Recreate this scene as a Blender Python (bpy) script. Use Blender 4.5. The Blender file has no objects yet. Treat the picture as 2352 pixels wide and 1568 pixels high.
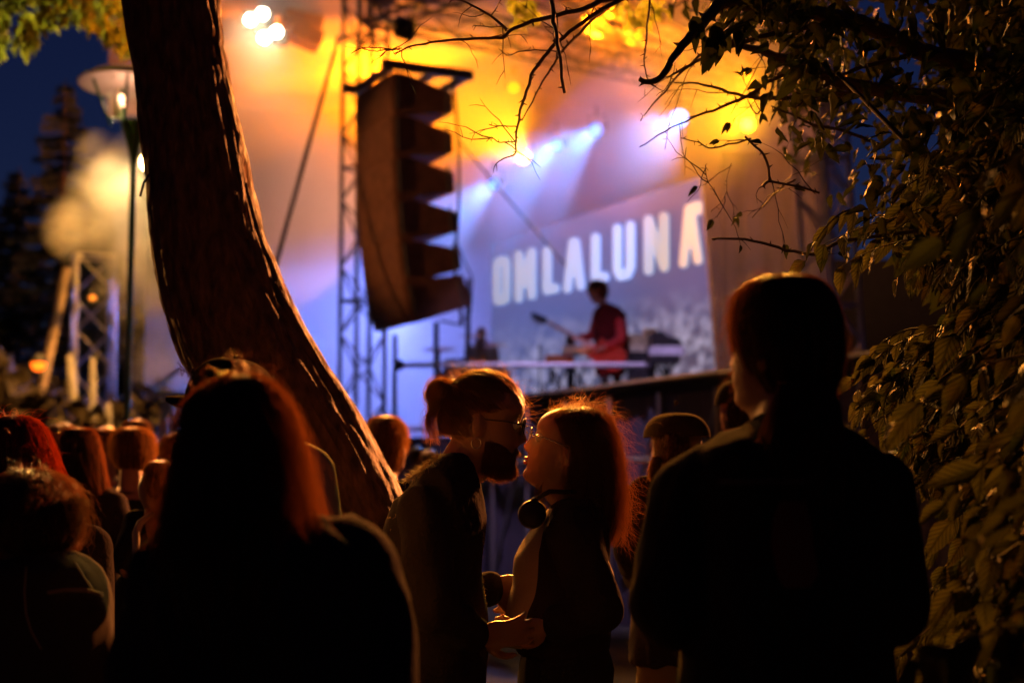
import bpy, math, random, colorsys
import numpy as np
from mathutils import Vector, Matrix, noise
random.seed(7)
R = math.radians
scn = bpy.context.scene
COL = scn.collection

# ------------------------------------------------------------------ camera, sky, exposure
FPX = 3267.0            # focal length in photo-frame units (frame = 2352 x 1568)
HORIZ = 1085.0          # row of the horizon
CAMZ = 1.5
PITCH = math.atan((HORIZ - 784.0) / FPX)
cam_d = bpy.data.cameras.new('camera')
cam = bpy.data.objects.new('camera', cam_d)
COL.objects.link(cam)
cam.location = (0, 0, CAMZ)
cam.rotation_euler = (R(90) + PITCH, 0, 0)
cam_d.sensor_width = 36.0
cam_d.lens = 36.0 * FPX / 2352.0
cam_d.clip_start = 0.05
cam_d.clip_end = 2000
cam_d.dof.use_dof = True
cam_d.dof.focus_distance = 3.62
cam_d.dof.aperture_fstop = 2.1
cam_d.dof.aperture_blades = 9
scn.camera = cam

world = bpy.data.worlds.new('World')
scn.world = world
world.use_nodes = True
wn = world.node_tree
wn.nodes.clear()
sky = wn.nodes.new('ShaderNodeTexSky')
sky.sky_type = 'NISHITA'
sky.sun_disc = False
sky.sun_elevation = R(-2.5)
sky.sun_rotation = R(10)
sky.air_density = 1.0
sky.dust_density = 0.3
sky.ozone_density = 3.0
tint = wn.nodes.new('ShaderNodeMixRGB')
tint.blend_type = 'MULTIPLY'
tint.inputs[0].default_value = 1.0
tint.inputs[2].default_value = (0.55, 0.62, 1.0, 1)
bg = wn.nodes.new('ShaderNodeBackground')
bg.inputs[1].default_value = 0.15
wo = wn.nodes.new('ShaderNodeOutputWorld')
wn.links.new(sky.outputs[0], tint.inputs[1])
wn.links.new(tint.outputs[0], bg.inputs[0])
wn.links.new(bg.outputs[0], wo.inputs[0])

scn.view_settings.view_transform = 'Standard'
scn.view_settings.look = 'None'
scn.view_settings.exposure = 0.0
scn.view_settings.gamma = 1.0
scn.view_settings.use_curve_mapping = False
cy = scn.cycles
cy.use_denoising = True
try:
    cy.denoiser = 'OPENIMAGEDENOISE'
except Exception:
    pass
cy.max_bounces = 6
cy.diffuse_bounces = 2
cy.glossy_bounces = 2
cy.transmission_bounces = 4
cy.transparent_max_bounces = 8
cy.volume_bounces = 0
cy.volume_step_rate = 2.0
cy.volume_max_steps = 128
cy.sample_clamp_indirect = 3.0
cy.caustics_reflective = False
cy.caustics_refractive = False
cy.use_light_tree = True

# ------------------------------------------------------------------ placing helpers
_c, _s = math.cos(PITCH), math.sin(PITCH)
def ray(px, py):
    x = (px - 1176.0) / FPX
    u = (784.0 - py) / FPX
    return Vector((x, _c - u * _s, _s + u * _c))
def P(px, py, Y):
    """the place in the world that stands Y metres ahead and shows at (px, py)"""
    r = ray(px, py)
    k = Y / r.y
    return Vector((r.x * k, Y, CAMZ + r.z * k))
def on_plane(px, py, a, b, off=0.0):
    """hit of a sight line with the upright plane through ground points a, b"""
    r = ray(px, py)
    d = Vector((b[0] - a[0], b[1] - a[1], 0)).normalized()
    n = Vector((d.y, -d.x, 0))
    if n.y > 0: n = -n
    k = (Vector((a[0], a[1], 0)) - Vector((0, 0, 0))).dot(n) / r.dot(n)
    return Vector((0, 0, CAMZ)) + r * k + n * off

# ------------------------------------------------------------------ scene graph helpers
def wloc(o):
    v = Vector((0, 0, 0))
    while o is not None:
        v += o.location
        o = o.parent
    return v
def meta(o, label=None, cat=None, group=None, kind=None):
    if label: o['label'] = label
    if cat: o['category'] = cat
    if group: o['group'] = group
    if kind: o['kind'] = kind
    return o
def thing(name, base, label, cat, group=None):
    o = bpy.data.objects.new(name, None)
    o.empty_display_size = 0.1
    COL.objects.link(o)
    o.location = base
    return meta(o, label, cat, group)
def obj_from_mesh(name, me, parent=None):
    o = bpy.data.objects.new(name, me)
    COL.objects.link(o)
    o.parent = parent
    return o

class MB:
    """collects shapes in world space, then links them as one mesh object"""
    def __init__(s):
        s.v = []; s.f = []
    def add(s, vs, fs):
        n = len(s.v)
        s.v.extend([tuple(v) for v in vs])
        s.f.extend([tuple(i + n for i in f) for f in fs])
        return s
    def box(s, c, size, rot=None):
        hx, hy, hz = size[0] / 2, size[1] / 2, size[2] / 2
        pts = [Vector((x, y, z)) for z in (-hz, hz) for y in (-hy, hy) for x in (-hx, hx)]
        if rot is not None:
            pts = [rot @ p for p in pts]
        c = Vector(c)
        return s.add([p + c for p in pts], [(0, 2, 3, 1), (4, 5, 7, 6), (0, 1, 5, 4), (2, 6, 7, 3), (0, 4, 6, 2), (1, 3, 7, 5)])
    def prism(s, poly, vec):
        n = len(poly)
        vec = Vector(vec)
        vs = [Vector(p) for p in poly] + [Vector(p) + vec for p in poly]
        fs = [tuple(range(n))[::-1], tuple(range(n, 2 * n))]
        fs += [(i, (i + 1) % n, n + (i + 1) % n, n + i) for i in range(n)]
        return s.add(vs, fs)
    def tube(s, path, radii, n=8, cap=True, flat=None):
        path = [Vector(p) for p in path]
        if not hasattr(radii, '__len__'): radii = [radii] * len(path)
        vs = []
        t0 = (path[1] - path[0]).normalized()
        up = Vector((0, 0, 1)) if abs(t0.z) < 0.9 else Vector((0, 1, 0))
        a = t0.cross(up).normalized()
        for i, p in enumerate(path):
            t = (path[min(i + 1, len(path) - 1)] - path[max(i - 1, 0)]).normalized()
            a = (a - t * a.dot(t)).normalized()
            b = t.cross(a)
            for k in range(n):
                an = 2 * math.pi * k / n
                vs.append(p + (a * math.cos(an) + b * math.sin(an)) * radii[i])
        fs = []
        for i in range(len(path) - 1):
            for k in range(n):
                fs.append((i * n + k, i * n + (k + 1) % n, (i + 1) * n + (k + 1) % n, (i + 1) * n + k))
        if cap:
            fs.append(tuple(range(n))[::-1]); fs.append(tuple((len(path) - 1) * n + k for k in range(n)))
        return s.add(vs, fs)
    def ball(s, c, r, M=None, nu=14, nv=10):
        if not hasattr(r, '__len__'): r = (r, r, r)
        c = Vector(c); vs = []; fs = []
        for j in range(nv + 1):
            ph = math.pi * j / nv
            for i in range(nu):
                th = 2 * math.pi * i / nu
                p = Vector((r[0] * math.sin(ph) * math.cos(th), r[1] * math.sin(ph) * math.sin(th), r[2] * math.cos(ph)))
                if M is not None: p = M @ p
                vs.append(p + c)
        for j in range(nv):
            for i in range(nu):
                fs.append((j * nu + i, (j + 1) * nu + i, (j + 1) * nu + (i + 1) % nu, j * nu + (i + 1) % nu))
        return s.add(vs, fs)
    def lathe(s, c, prof, n=24, M=None):
        c = Vector(c); vs = []; fs = []
        for r, z in prof:
            for i in range(n):
                th = 2 * math.pi * i / n
                p = Vector((r * math.cos(th), r * math.sin(th), z))
                if M is not None: p = M @ p
                vs.append(p + c)
        for j in range(len(prof) - 1):
            for i in range(n):
                fs.append((j * n + i, j * n + (i + 1) % n, (j + 1) * n + (i + 1) % n, (j + 1) * n + i))
        return s.add(vs, fs)
    def mesh(s, name, origin=Vector((0, 0, 0)), smooth=False):
        me = bpy.data.meshes.new(name)
        me.from_pydata([(x - origin.x, y - origin.y, z - origin.z) for x, y, z in s.v], [], s.f)
        if smooth:
            me.polygons.foreach_set('use_smooth', [True] * len(me.polygons))
        me.update()
        return me
    def build(s, name, mat, parent=None, smooth=False):
        w = wloc(parent) if parent else Vector((0, 0, 0))
        me = s.mesh(name, w, smooth)
        o = obj_from_mesh(name, me, parent)
        if mat: me.materials.append(mat)
        return o

def np_mesh(name, verts, quads, mat, parent=None, smooth=True):
    """fast mesh of quads/tris given as numpy arrays, world coordinates"""
    w = wloc(parent) if parent else Vector((0, 0, 0))
    verts = np.asarray(verts, dtype=np.float32) - np.array(w, dtype=np.float32)
    quads = np.asarray(quads, dtype=np.int32)
    me = bpy.data.meshes.new(name)
    k = quads.shape[1]
    me.vertices.add(len(verts)); me.vertices.foreach_set('co', verts.ravel())
    me.loops.add(quads.size); me.loops.foreach_set('vertex_index', quads.ravel())
    me.polygons.add(len(quads))
    me.polygons.foreach_set('loop_start', np.arange(0, quads.size, k, dtype=np.int32))
    me.polygons.foreach_set('loop_total', np.full(len(quads), k, dtype=np.int32))
    me.update(calc_edges=True)
    if smooth: me.polygons.foreach_set('use_smooth', np.ones(len(quads), dtype=bool))
    if mat: me.materials.append(mat)
    return obj_from_mesh(name, me, parent)

_unit = {}
def unit_rod(mat, n=6):
    key = (mat.name, n)
    if key not in _unit:
        m = MB().tube([(0, 0, 0), (0, 0, 1)], 1.0, n)
        me = m.mesh('rod', smooth=False); me.materials.append(mat)
        _unit[key] = me
    return _unit[key]
def rod(name, a, b, r, mat, parent=None, n=6):
    """a straight round bar as an object that shares one mesh"""
    a = Vector(a); b = Vector(b); d = b - a
    o = obj_from_mesh(name, unit_rod(mat, n), parent)
    o.rotation_mode = 'QUATERNION'
    o.rotation_quaternion = d.to_track_quat('Z', 'Y')
    o.scale = (r, r, d.length)
    o.location = a - (wloc(parent) if parent else Vector((0, 0, 0)))
    return o

# ------------------------------------------------------------------ materials
def mat_new(name):
    m = bpy.data.materials.new(name); m.use_nodes = True
    nt = m.node_tree
    return m, nt, nt.nodes['Principled BSDF']
def simple(name, col, rough=0.6, metal=0.0, spec=0.5, var=0.25, scale=8.0, bump=0.0, bscale=60.0):
    m, nt, p = mat_new(name)
    p.inputs['Roughness'].default_value = rough
    p.inputs['Metallic'].default_value = metal
    p.inputs['Specular IOR Level'].default_value = spec
    tc = nt.nodes.new('ShaderNodeTexCoord')
    nz = nt.nodes.new('ShaderNodeTexNoise'); nz.inputs['Scale'].default_value = scale; nz.inputs['Detail'].default_value = 4
    nt.links.new(tc.outputs['Object'], nz.inputs['Vector'])
    cr = nt.nodes.new('ShaderNodeValToRGB')
    cr.color_ramp.elements[0].position = 0.3; cr.color_ramp.elements[1].position = 0.7
    cr.color_ramp.elements[0].color = tuple(c * (1 - var) for c in col) + (1,)
    cr.color_ramp.elements[1].color = tuple(min(1, c * (1 + var)) for c in col) + (1,)
    nt.links.new(nz.outputs['Fac'], cr.inputs[0])
    nt.links.new(cr.outputs[0], p.inputs['Base Color'])
    if bump:
        n2 = nt.nodes.new('ShaderNodeTexNoise'); n2.inputs['Scale'].default_value = bscale; n2.inputs['Detail'].default_value = 3
        nt.links.new(tc.outputs['Object'], n2.inputs['Vector'])
        bp = nt.nodes.new('ShaderNodeBump'); bp.inputs['Strength'].default_value = bump; bp.inputs['Distance'].default_value = 0.01
        nt.links.new(n2.outputs['Fac'], bp.inputs['Height'])
        nt.links.new(bp.outputs[0], p.inputs['Normal'])
    return m
def emit(name, col, strength):
    m, nt, p = mat_new(name)
    p.inputs['Base Color'].default_value = tuple(col) + (1,)
    p.inputs['Emission Color'].default_value = tuple(col) + (1,)
    p.inputs['Emission Strength'].default_value = strength
    return m
def smoke_mat(name, density, scale, lo, hi, aniso=0.3, col=(1, 1, 1), fade=None):
    m = bpy.data.materials.new(name); m.use_nodes = True
    nt = m.node_tree; nt.nodes.clear()
    out = nt.nodes.new('ShaderNodeOutputMaterial')
    pv = nt.nodes.new('ShaderNodeVolumePrincipled')
    pv.inputs['Color'].default_value = tuple(col) + (1,)
    pv.inputs['Anisotropy'].default_value = aniso
    nt.links.new(pv.outputs[0], out.inputs['Volume'])
    if scale is None:
        pv.inputs['Density'].default_value = density
        return m
    g = nt.nodes.new('ShaderNodeNewGeometry')
    nz = nt.nodes.new('ShaderNodeTexNoise')
    nz.inputs['Scale'].default_value = scale; nz.inputs['Detail'].default_value = 3; nz.inputs['Distortion'].default_value = 0.4
    nt.links.new(g.outputs['Position'], nz.inputs['Vector'])
    mr = nt.nodes.new('ShaderNodeMapRange')
    mr.inputs['From Min'].default_value = lo; mr.inputs['From Max'].default_value = hi
    mr.inputs['To Min'].default_value = 0; mr.inputs['To Max'].default_value = density
    nt.links.new(nz.outputs['Fac'], mr.inputs['Value'])
    last = mr.outputs[0]
    if fade:       # soft edge of a plume: (centre, radii, inner)
        c, rr, inner = fade
        mp = nt.nodes.new('ShaderNodeVectorMath'); mp.operation = 'SUBTRACT'; mp.inputs[1].default_value = c
        nt.links.new(g.outputs['Position'], mp.inputs[0])
        dv = nt.nodes.new('ShaderNodeVectorMath'); dv.operation = 'DIVIDE'; dv.inputs[1].default_value = rr
        nt.links.new(mp.outputs[0], dv.inputs[0])
        ln = nt.nodes.new('ShaderNodeVectorMath'); ln.operation = 'LENGTH'
        nt.links.new(dv.outputs[0], ln.inputs[0])
        m2 = nt.nodes.new('ShaderNodeMapRange')
        m2.inputs['From Min'].default_value = 1.0; m2.inputs['From Max'].default_value = inner
        nt.links.new(ln.outputs['Value'], m2.inputs['Value'])
        mu = nt.nodes.new('ShaderNodeMath'); mu.operation = 'MULTIPLY'
        nt.links.new(last, mu.inputs[0]); nt.links.new(m2.outputs[0], mu.inputs[1])
        last = mu.outputs[0]
    nt.links.new(last, pv.inputs['Density'])
    return m

M = {}
M['alu'] = simple('truss_aluminium', (0.42, 0.42, 0.43), 0.4, 0.7)
M['steel'] = simple('painted_steel', (0.06, 0.06, 0.065), 0.45, 0.3)
M['black'] = simple('black_paint', (0.014, 0.014, 0.015), 0.55)
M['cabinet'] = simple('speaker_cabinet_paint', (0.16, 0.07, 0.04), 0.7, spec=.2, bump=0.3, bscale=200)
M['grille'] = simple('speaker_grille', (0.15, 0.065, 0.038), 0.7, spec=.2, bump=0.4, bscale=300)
M['cloth_black'] = simple('black_stage_cloth', (0.02, 0.02, 0.024), 0.9)
M['cloth_grey'] = simple('grey_stage_drape', (0.16, 0.14, 0.14), 0.9)
M['ground'] = simple('trodden_ground', (0.028, 0.026, 0.024), 0.95, var=0.5, scale=3, bump=0.6, bscale=20)
M['pole_green'] = simple('green_lamp_post_paint', (0.03, 0.12, 0.05), 0.35)
M['wood'] = simple('pale_timber', (0.4, 0.3, 0.2), 0.7)
# ------------------------------------------------------------------ ground
g = MB()
NX = 60
for j in range(NX + 1):
    for i in range(NX + 1):
        x = -1 + 2 * i / NX; y = -1 + 2 * j / NX
        X = 400 * x * abs(x) ** 2; Y = 20 + 400 * y * abs(y) ** 2
        g.v.append((X, Y, 0.03 * noise.noise(Vector((X * 0.3, Y * 0.3, 0)))))
for j in range(NX):
    for i in range(NX):
        a = j * (NX + 1) + i
        g.f.append((a, a + 1, a + NX + 2, a + NX + 1))
o = g.build('ground', M['ground'], smooth=True); meta(o, kind='structure')

# ------------------------------------------------------------------ lamps of the stage
def spot_light(parent, pos, target, col, power, size=40, blend=0.3, radius=0.08):
    d = bpy.data.lights.new('spot_beam', 'SPOT')
    d.color = col; d.energy = power; d.spot_size = R(size); d.spot_blend = blend; d.shadow_soft_size = radius
    o = bpy.data.objects.new('lamp_beam', d)
    COL.objects.link(o)
    o.parent = parent
    o.location = Vector(pos) - (wloc(parent) if parent else Vector((0, 0, 0)))
    o.rotation_euler = (Vector(target) - Vector(pos)).to_track_quat('-Z', 'Y').to_euler()
    return o
_fix = 0
def fixture(px, py, Y, target, col, power, size, label, r=0.11, glow=30.0, blend=0.25, name='stage_spotlight', cat='spotlight', group='stage lamps in the rig', lensdir=None, pos=None):
    """a moving head: yoke, drum body, glowing lens, and the light it throws"""
    p = Vector(pos) if pos is not None else P(px, py, Y)
    d = (Vector(target) - p).normalized()
    ld = d if lensdir is None else Vector(lensdir).normalized()
    q = ld.to_track_quat('Z', 'Y').to_matrix()
    t = thing(name, p + Vector((0, 0, 0.35)), label, cat, group)
    MB().lathe(p, [(0.0, -0.34), (r * 0.75, -0.33), (r * 0.95, -0.2), (r * 1.05, 0.0), (r * 1.1, 0.03), (r * 0.98, 0.03), (r * 0.95, -0.01)], 20, q).build('lamp_body', M['black'], t, True)
    MB().lathe(p, [(0.0, 0.012), (r * 0.5, 0.01), (r * 0.95, 0.0)], 20, q).build('lens', emit('lens_glow', col if glow < 1e4 else (1, 1, 1), glow), t)
    side = q @ Vector((1, 0, 0))
    y = MB()
    y.tube([p + side * r * 1.3 - ld * 0.12, p + side * r * 1.3 + Vector((0, 0, 0.24)), p - side * r * 1.3 + Vector((0, 0, 0.24)), p - side * r * 1.3 - ld * 0.12], 0.015, 6)
    y.build('yoke', M['black'], t)
    MB().tube([p + Vector((0, 0, 0.24)), p + Vector((0, 0, 0.40))], 0.03, 8).build('clamp', M['black'], t)
    spot_light(t, p + ld * 0.06, target, col, power, size, blend, r * 0.8)
    return t


YEL = (1.0, 0.38, 0.006); ORA = (1.0, 0.20, 0.002); BLU = (0.20, 0.27, 1.0); WRM = (1.0, 0.78, 0.4); PUR = (0.5, 0.35, 1.0)
BLB = (0.09, 0.30, 1.0)
# ------------------------------------------------------------------ trusses
def truss(name, a, b, size, label, side=None, bay=None, mat=None, cr=0.025, group='lattice trusses of the stage'):
    a = Vector(a); b = Vector(b); d = b - a; L = d.length; u = d.normalized()
    if side is None: side = u.cross(Vector((0, 0, 1)))
    s1 = (side - u * side.dot(u)).normalized(); s2 = u.cross(s1)
    mat = mat or M['alu']
    t = thing(name, a, label, 'truss', group)
    h = size / 2
    cs = [s1 * h + s2 * h, s1 * h - s2 * h, -s1 * h - s2 * h, -s1 * h + s2 * h]
    for c in cs: rod('chord', a + c, b + c, cr, mat, t, 8)
    n = max(2, round(L / (bay or size)))
    for k in range(n):
        p = a + d * (k / n); q = a + d * ((k + 1) / n)
        for f in range(4):
            c0, c1 = cs[f], cs[(f + 1) % 4]
            if (k + f) % 2: c0, c1 = c1, c0
            rod('brace', p + c0, q + c1, cr * 0.5, mat, t, 5)
    for k in range(0, n + 1, 4):
        p = a + d * (k / n)
        for f in range(4): rod('crossbar', p + cs[f], p + cs[(f + 1) % 4], cr * 0.7, mat, t, 5)
    return t
tb = P(831, 960, 21.5); TX, TY = tb.x, 21.5
rs = Vector((0.39, 0.92, 0))
def tz(py, Y): return P(1176, py, Y).z
truss('truss_tower', (TX, TY, 0.0), (TX, TY, 9.2), 0.5, 'dark lattice tower standing behind the hanging loudspeaker column', rs, mat=M['steel'], cr=.034)
p = P(1905, 400, 16); q = P(1950, 850, 16)
truss('truss_tower', (q.x, 16, 0.0), p + (p - q) * 1.2, 0.42, 'pale lattice tower leaning at the right end of the stage', Vector((0.8, 0.6, 0)), cr=0.035)
truss('roof_truss', P(860, 18, 20.7), P(1880, 245, 26.0), 0.42, 'lower roof truss running back from the tower top', bay=0.6, mat=M['steel'], cr=.035)
truss('roof_truss', P(1180, -60, 21.5), P(1920, 262, 29.0), 0.45, 'upper roof truss along the canopy edge', bay=0.6, mat=M['steel'], cr=.035)
truss('roof_truss', P(850, 30, 21.4), P(1350, -130, 19), 0.4, 'roof truss rising to the right from the tower top', bay=0.6, mat=M['steel'], cr=.035)
truss('roof_truss', P(1500, 205, 27.5), P(1250, -80, 21), 0.3, 'cross truss under the canopy between the lamps', bay=0.5)
# lattice mast at the far left behind the lamp post
a = P(215, 990, 24); b_ = P(215, 590, 24)
truss('truss_tower', (a.x, 24, 0), b_, 0.62, 'small lattice tower behind the green lamp post', Vector((0.9, 0.4, 0)), cr=0.04)
t = thing('leaning_beam', P(80, 1000, 22), 'pale square beam leaning beside the small lattice tower', 'beam')
MB().tube([P(72, 1010, 22), P(155, 615, 22)], 0.075, 4).build('beam_shaft', M['wood'], t)
MB().box(P(72, 1012, 22), (0.5, 0.5, 0.08)).build('foot_plate', M['steel'], t)
for i, (x0, y0, x1, y1, w, lab) in enumerate(((160, 815, 170, 918, .07, 'pale hanging cloth strip left of the small lattice tower'), (213, 820, 214, 1000, .06, 'pale upright tube inside the small lattice tower'), (249, 925, 250, 1000, .06, 'short bright tube right of the small lattice tower'))):
    c0, c1 = P(x0, y0, 21), P(x1, y1, 21)
    o = MB().tube([c0, (c0 + c1) / 2, c1], [w * .7, w, w], 8).build(('cloth_strip', 'support_tube', 'support_tube')[i], simple('pale_strip', (0.3, 0.3, 0.36), 0.6)); meta(o, lab, ('strip', 'tube', 'tube')[i])

# ------------------------------------------------------------------ canopy and backdrop
cz = 9.3
def at_z(px, py, z):
    r = ray(px, py); k = (z - CAMZ) / r.z
    return Vector((0, 0, CAMZ)) + r * k
c0, c1, c2, c3 = at_z(1215, -40, cz), at_z(1960, 262, cz), at_z(250, 262, cz), at_z(250, -300, cz)
nn = 40; m = MB()
for j in range(nn + 1):
    for i in range(nn + 1):
        u = i / nn; v = j / nn
        p = (c3 * (1 - u) + c0 * u) * (1 - v) + (c2 * (1 - u) + c1 * u) * v
        m.v.append((p.x, p.y, p.z + 0.25 * math.sin(v * 22) ** 2 + 0.15 * noise.noise(p * 0.8)))
for j in range(nn):
    for i in range(nn):
        k = j * (nn + 1) + i; m.f.append((k, k + 1, k + nn + 2, k + nn + 1))
M['canopy'] = simple('canopy_cloth', (0.55, 0.5, 0.45), 0.8, var=0.15, scale=1.5)
meta(m.build('stage_canopy', M['canopy'], smooth=True), 'pale cloth canopy stretched over the stage under the roof trusses', 'canopy')
def folded(name, x0, x1, y, z0, z1, mat, amp=0.12, fr=6.0, label=None, cat='drape', yaw=0.0, nx=160, nz=16, parent=None, thick=0.02):
    m = MB()
    for j in range(nz + 1):
        for i in range(nx + 1):
            u = i / nx; v = j / nz
            X = x0 + (x1 - x0) * u
            A = amp * (0.6 + 0.4 * v)
            Yo = A * math.sin(X * fr + 1.5 * noise.noise(Vector((X * 0.7, v, 3)))) + A * 0.5 * math.sin(X * fr * 2.3 + 1)
            m.v.append((X, y + Yo + (X - x0) * yaw, z0 + (z1 - z0) * (1 - v)))
    for j in range(nz):
        for i in range(nx):
            k = j * (nx + 1) + i; m.f.append((k, k + 1, k + nx + 2, k + nx + 1))
    o = m.build(name, mat, parent, smooth=True)
    if label: meta(o, label, cat)
    return o
M['backcloth'] = simple('backcloth', (0.42, 0.40, 0.42), 0.95, var=0.1, scale=1)
folded('backdrop_drape', P(400, 500, 30).x, P(1700, 500, 30).x, 30.3, 0, 10.5, M['backcloth'], 0.05, 1.3, 'added pale backcloth across the rear of the stage that takes the wash colours')  # added pale surface that catches the colour of the washes
folded('side_drape', P(1668, 600, 23).x, P(1905, 600, 23).x, 23.5, 2.0, tz(330, 23), M['cloth_grey'], 0.12, 7.0, 'brown grey drape in folds between the screen and the right tower')

# ------------------------------------------------------------------ the screen
SA = (P(1155, 900, 26).x, 26.0); SB = (P(1590, 900, 21.07).x, 21.07)
def S(px, py, off=0.0): return on_plane(px, py, SA, SB, off)
sm, nt, pb = mat_new('screen_picture')
tc = nt.nodes.new('ShaderNodeTexCoord')
vo = nt.nodes.new('ShaderNodeTexNoise'); vo.inputs['Scale'].default_value = 5.5; vo.inputs['Detail'].default_value = 1.0; vo.inputs['Distortion'].default_value = 0.7
nt.links.new(tc.outputs['Object'], vo.inputs['Vector'])
cr = nt.nodes.new('ShaderNodeValToRGB')
e = cr.color_ramp.elements
e[0].position = 0.40; e[0].color = (0.07, 0.075, 0.16, 1); e[1].position = 0.66; e[1].color = (0.66, 0.60, 0.85, 1)
nt.links.new(vo.outputs['Fac'], cr.inputs[0])
sx = nt.nodes.new('ShaderNodeSeparateXYZ'); nt.links.new(tc.outputs['Object'], sx.inputs[0])
mr = nt.nodes.new('ShaderNodeMapRange'); mr.inputs['From Min'].default_value = 1.5; mr.inputs['From Max'].default_value = 2.4
nt.links.new(sx.outputs['Z'], mr.inputs['Value'])
mx = nt.nodes.new('ShaderNodeMixRGB'); mx.inputs[2].default_value = (0.09, 0.12, 0.36, 1)
nt.links.new(mr.outputs[0], mx.inputs[0]); nt.links.new(cr.outputs[0], mx.inputs[1])
pb.inputs['Base Color'].default_value = (0.02, 0.02, 0.02, 1)
nt.links.new(mx.outputs[0], pb.inputs['Emission Color']); pb.inputs['Emission Strength'].default_value = 0.7
scr = thing('led_screen', Vector((S(1650, 850).x, S(1650, 850).y, 1.9)), 'large LED screen showing the word OMLALUNA in pale rounded letters', 'screen')
quad = [S(1128, 560), S(1612, 405), S(1652, 900), S(1128, 960)]
MB().prism(quad, Vector((0.05, 0.12, 0))).build('screen_panel', sm, scr)
MB().tube([S(1612, 405, .0), S(1652, 900, .0)], 0.035, 6).build('screen_edge', M['alu'], scr)
LET = {
 'O': [[(.5, 0), (.18, .03), (.14, .2), (.14, .8), (.2, .97), (.5, 1), (.8, .97), (.86, .8), (.86, .2), (.82, .03), (.5, 0)]],
 'M': [[(.1, 0), (.1, 1)], [(.1, 1), (.48, .3), (.88, 1)], [(.88, 1), (.9, 0)]],
 'L': [[(.14, 1), (.14, .04), (.9, .04)]],
 'A': [[(.08, 0), (.42, 1), (.58, 1), (.92, 0)], [(.3, .35), (.7, .35)], [(.45, .5), (.5, .85)]],
 'U': [[(.12, 1), (.12, .15), (.3, 0), (.7, 0), (.88, .15), (.88, 1)]],
 'N': [[(.1, 0), (.1, 1)], [(.1, 1), (.9, 0)], [(.9, 0), (.9, 1)]],
 'A2': [[(.08, 0), (.4, 1), (.92, 1.02), (.92, .93)], [(.5, .95), (.92, 0)], [(.28, .35), (.72, .35)], [(.42, .5), (.5, .85)]],
}
txt = [('O', 1131, 1177, 590, 699), ('M', 1181, 1236, 574, 690), ('L', 1246, 1289, 566, 677), ('A', 1294, 1347, 548, 668), ('L', 1357, 1403, 535, 651), ('U', 1406, 1464, 513, 641), ('N', 1478, 1541, 493, 626), ('A2', 1560, 1617, 470, 610)]
le = emit('letter_light', (0.86, 0.80, 0.66), 0.62); lo = emit('letter_rim_light', (0.30, 0.55, 0.85), 0.6)
def disc_path(m, pts, r, off):
    k = 0
    path = []
    for a, b in zip(pts[:-1], pts[1:]):
        nseg = max(1, int(math.hypot(b[0] - a[0], b[1] - a[1]) / (r * 0.5)))
        for i in range(nseg + 1): path.append((a[0] + (b[0] - a[0]) * i / nseg, a[1] + (b[1] - a[1]) * i / nseg))
    for (x, y) in path:
        k += 1
        ring = [S(x + r * math.cos(t_ * math.pi / 8), y + r * math.sin(t_ * math.pi / 8), off + k * 0.00008) for t_ in range(16)]
        m.add(ring, [tuple(range(16))])
for ch, x0, x1, y0, y1 in txt:
    r = (x1 - x0) * 0.125 + 1.6
    if ch == 'L': r = 9
    xa, xb, ya, yb = x0 + r, x1 - r, y0 + r, y1 - r
    slope = -0.22
    for mat_, rr, off in ((lo, r + 2.2, 0.012), (le, r, 0.026)):
        mm = MB()
        for st in LET[ch]:
            pts = [(xa + (xb - xa) * u, yb + (ya - yb) * v + slope * (xb - xa) * (u - .5)) for u, v in st]
            disc_path(mm, pts, rr, off)
        mm.build('letter' if mat_ is le else 'letter_outline', mat_, scr)

# ------------------------------------------------------------------ stage deck
DZ = 2.4
def on_deck(px, py, z=DZ): return at_z(px, py, z)
e0 = on_deck(1130, 914); e1 = on_deck(1710, 842); dd = (e1 - e0).normalized()
e0 = e0 - dd * 1.0; e1 = e1 + dd * 2.6
nrm = Vector((-dd.y, dd.x, 0))
if nrm.y < 0: nrm = -nrm
M['skirt'] = simple('stage_skirt_cloth', (0.11, 0.09, 0.12), 0.9, var=0.35, scale=1.2)
dk = thing('stage', Vector((e0.x, e0.y, 0)), 'raised stage deck with a dark grey cloth front', 'stage')
MB().prism([e0 - nrm * .0, e1, e1 + nrm * 11, e0 + nrm * 11], Vector((0, 0, -0.14))).build('deck', M['cloth_black'], dk)
MB().tube([e0 + Vector((0, -.03, -.03)), e1 + Vector((0, -.03, -.03))], 0.035, 6).build('deck_edge', M['steel'], dk)
npan = 9
for i in range(npan):
    a = e0.lerp(e1, i / npan); b = e0.lerp(e1, (i + 1) / npan)
    m = MB(); NU = 24; NV = 6
    for j in range(NV + 1):
        for k in range(NU + 1):
            p = a.lerp(b, k / NU); v = j / NV
            p = p + nrm * (0.05 + 0.03 * math.sin(k * 1.3 + i + j * .4) * v + 0.04 * noise.noise(Vector((k * .3, j * .5, i))))
            p.z = 2.24 * (1 - v)
            m.v.append(tuple(p))
    for j in range(NV):
        for k in range(NU):
            q = j * (NU + 1) + k; m.f.append((q, q + 1, q + NU + 2, q + NU + 1))
    m.build('skirt_panel', M['skirt'], dk, True)
    rod('scaffold_leg', (a.x, a.y, 0), (a.x, a.y, 2.25), 0.024, M['alu'], dk)
    rod('scaffold_brace', (a.x, a.y, 0.2), (b.x, b.y, 2.1), 0.02, M['alu'], dk)
lz = 1.62
MB().tube([e0 + Vector((-.03, -.05, lz - DZ)), e1 + Vector((-.03, -.05, lz - DZ))], 0.03, 6).build('ledger', M['alu'], dk)
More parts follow.
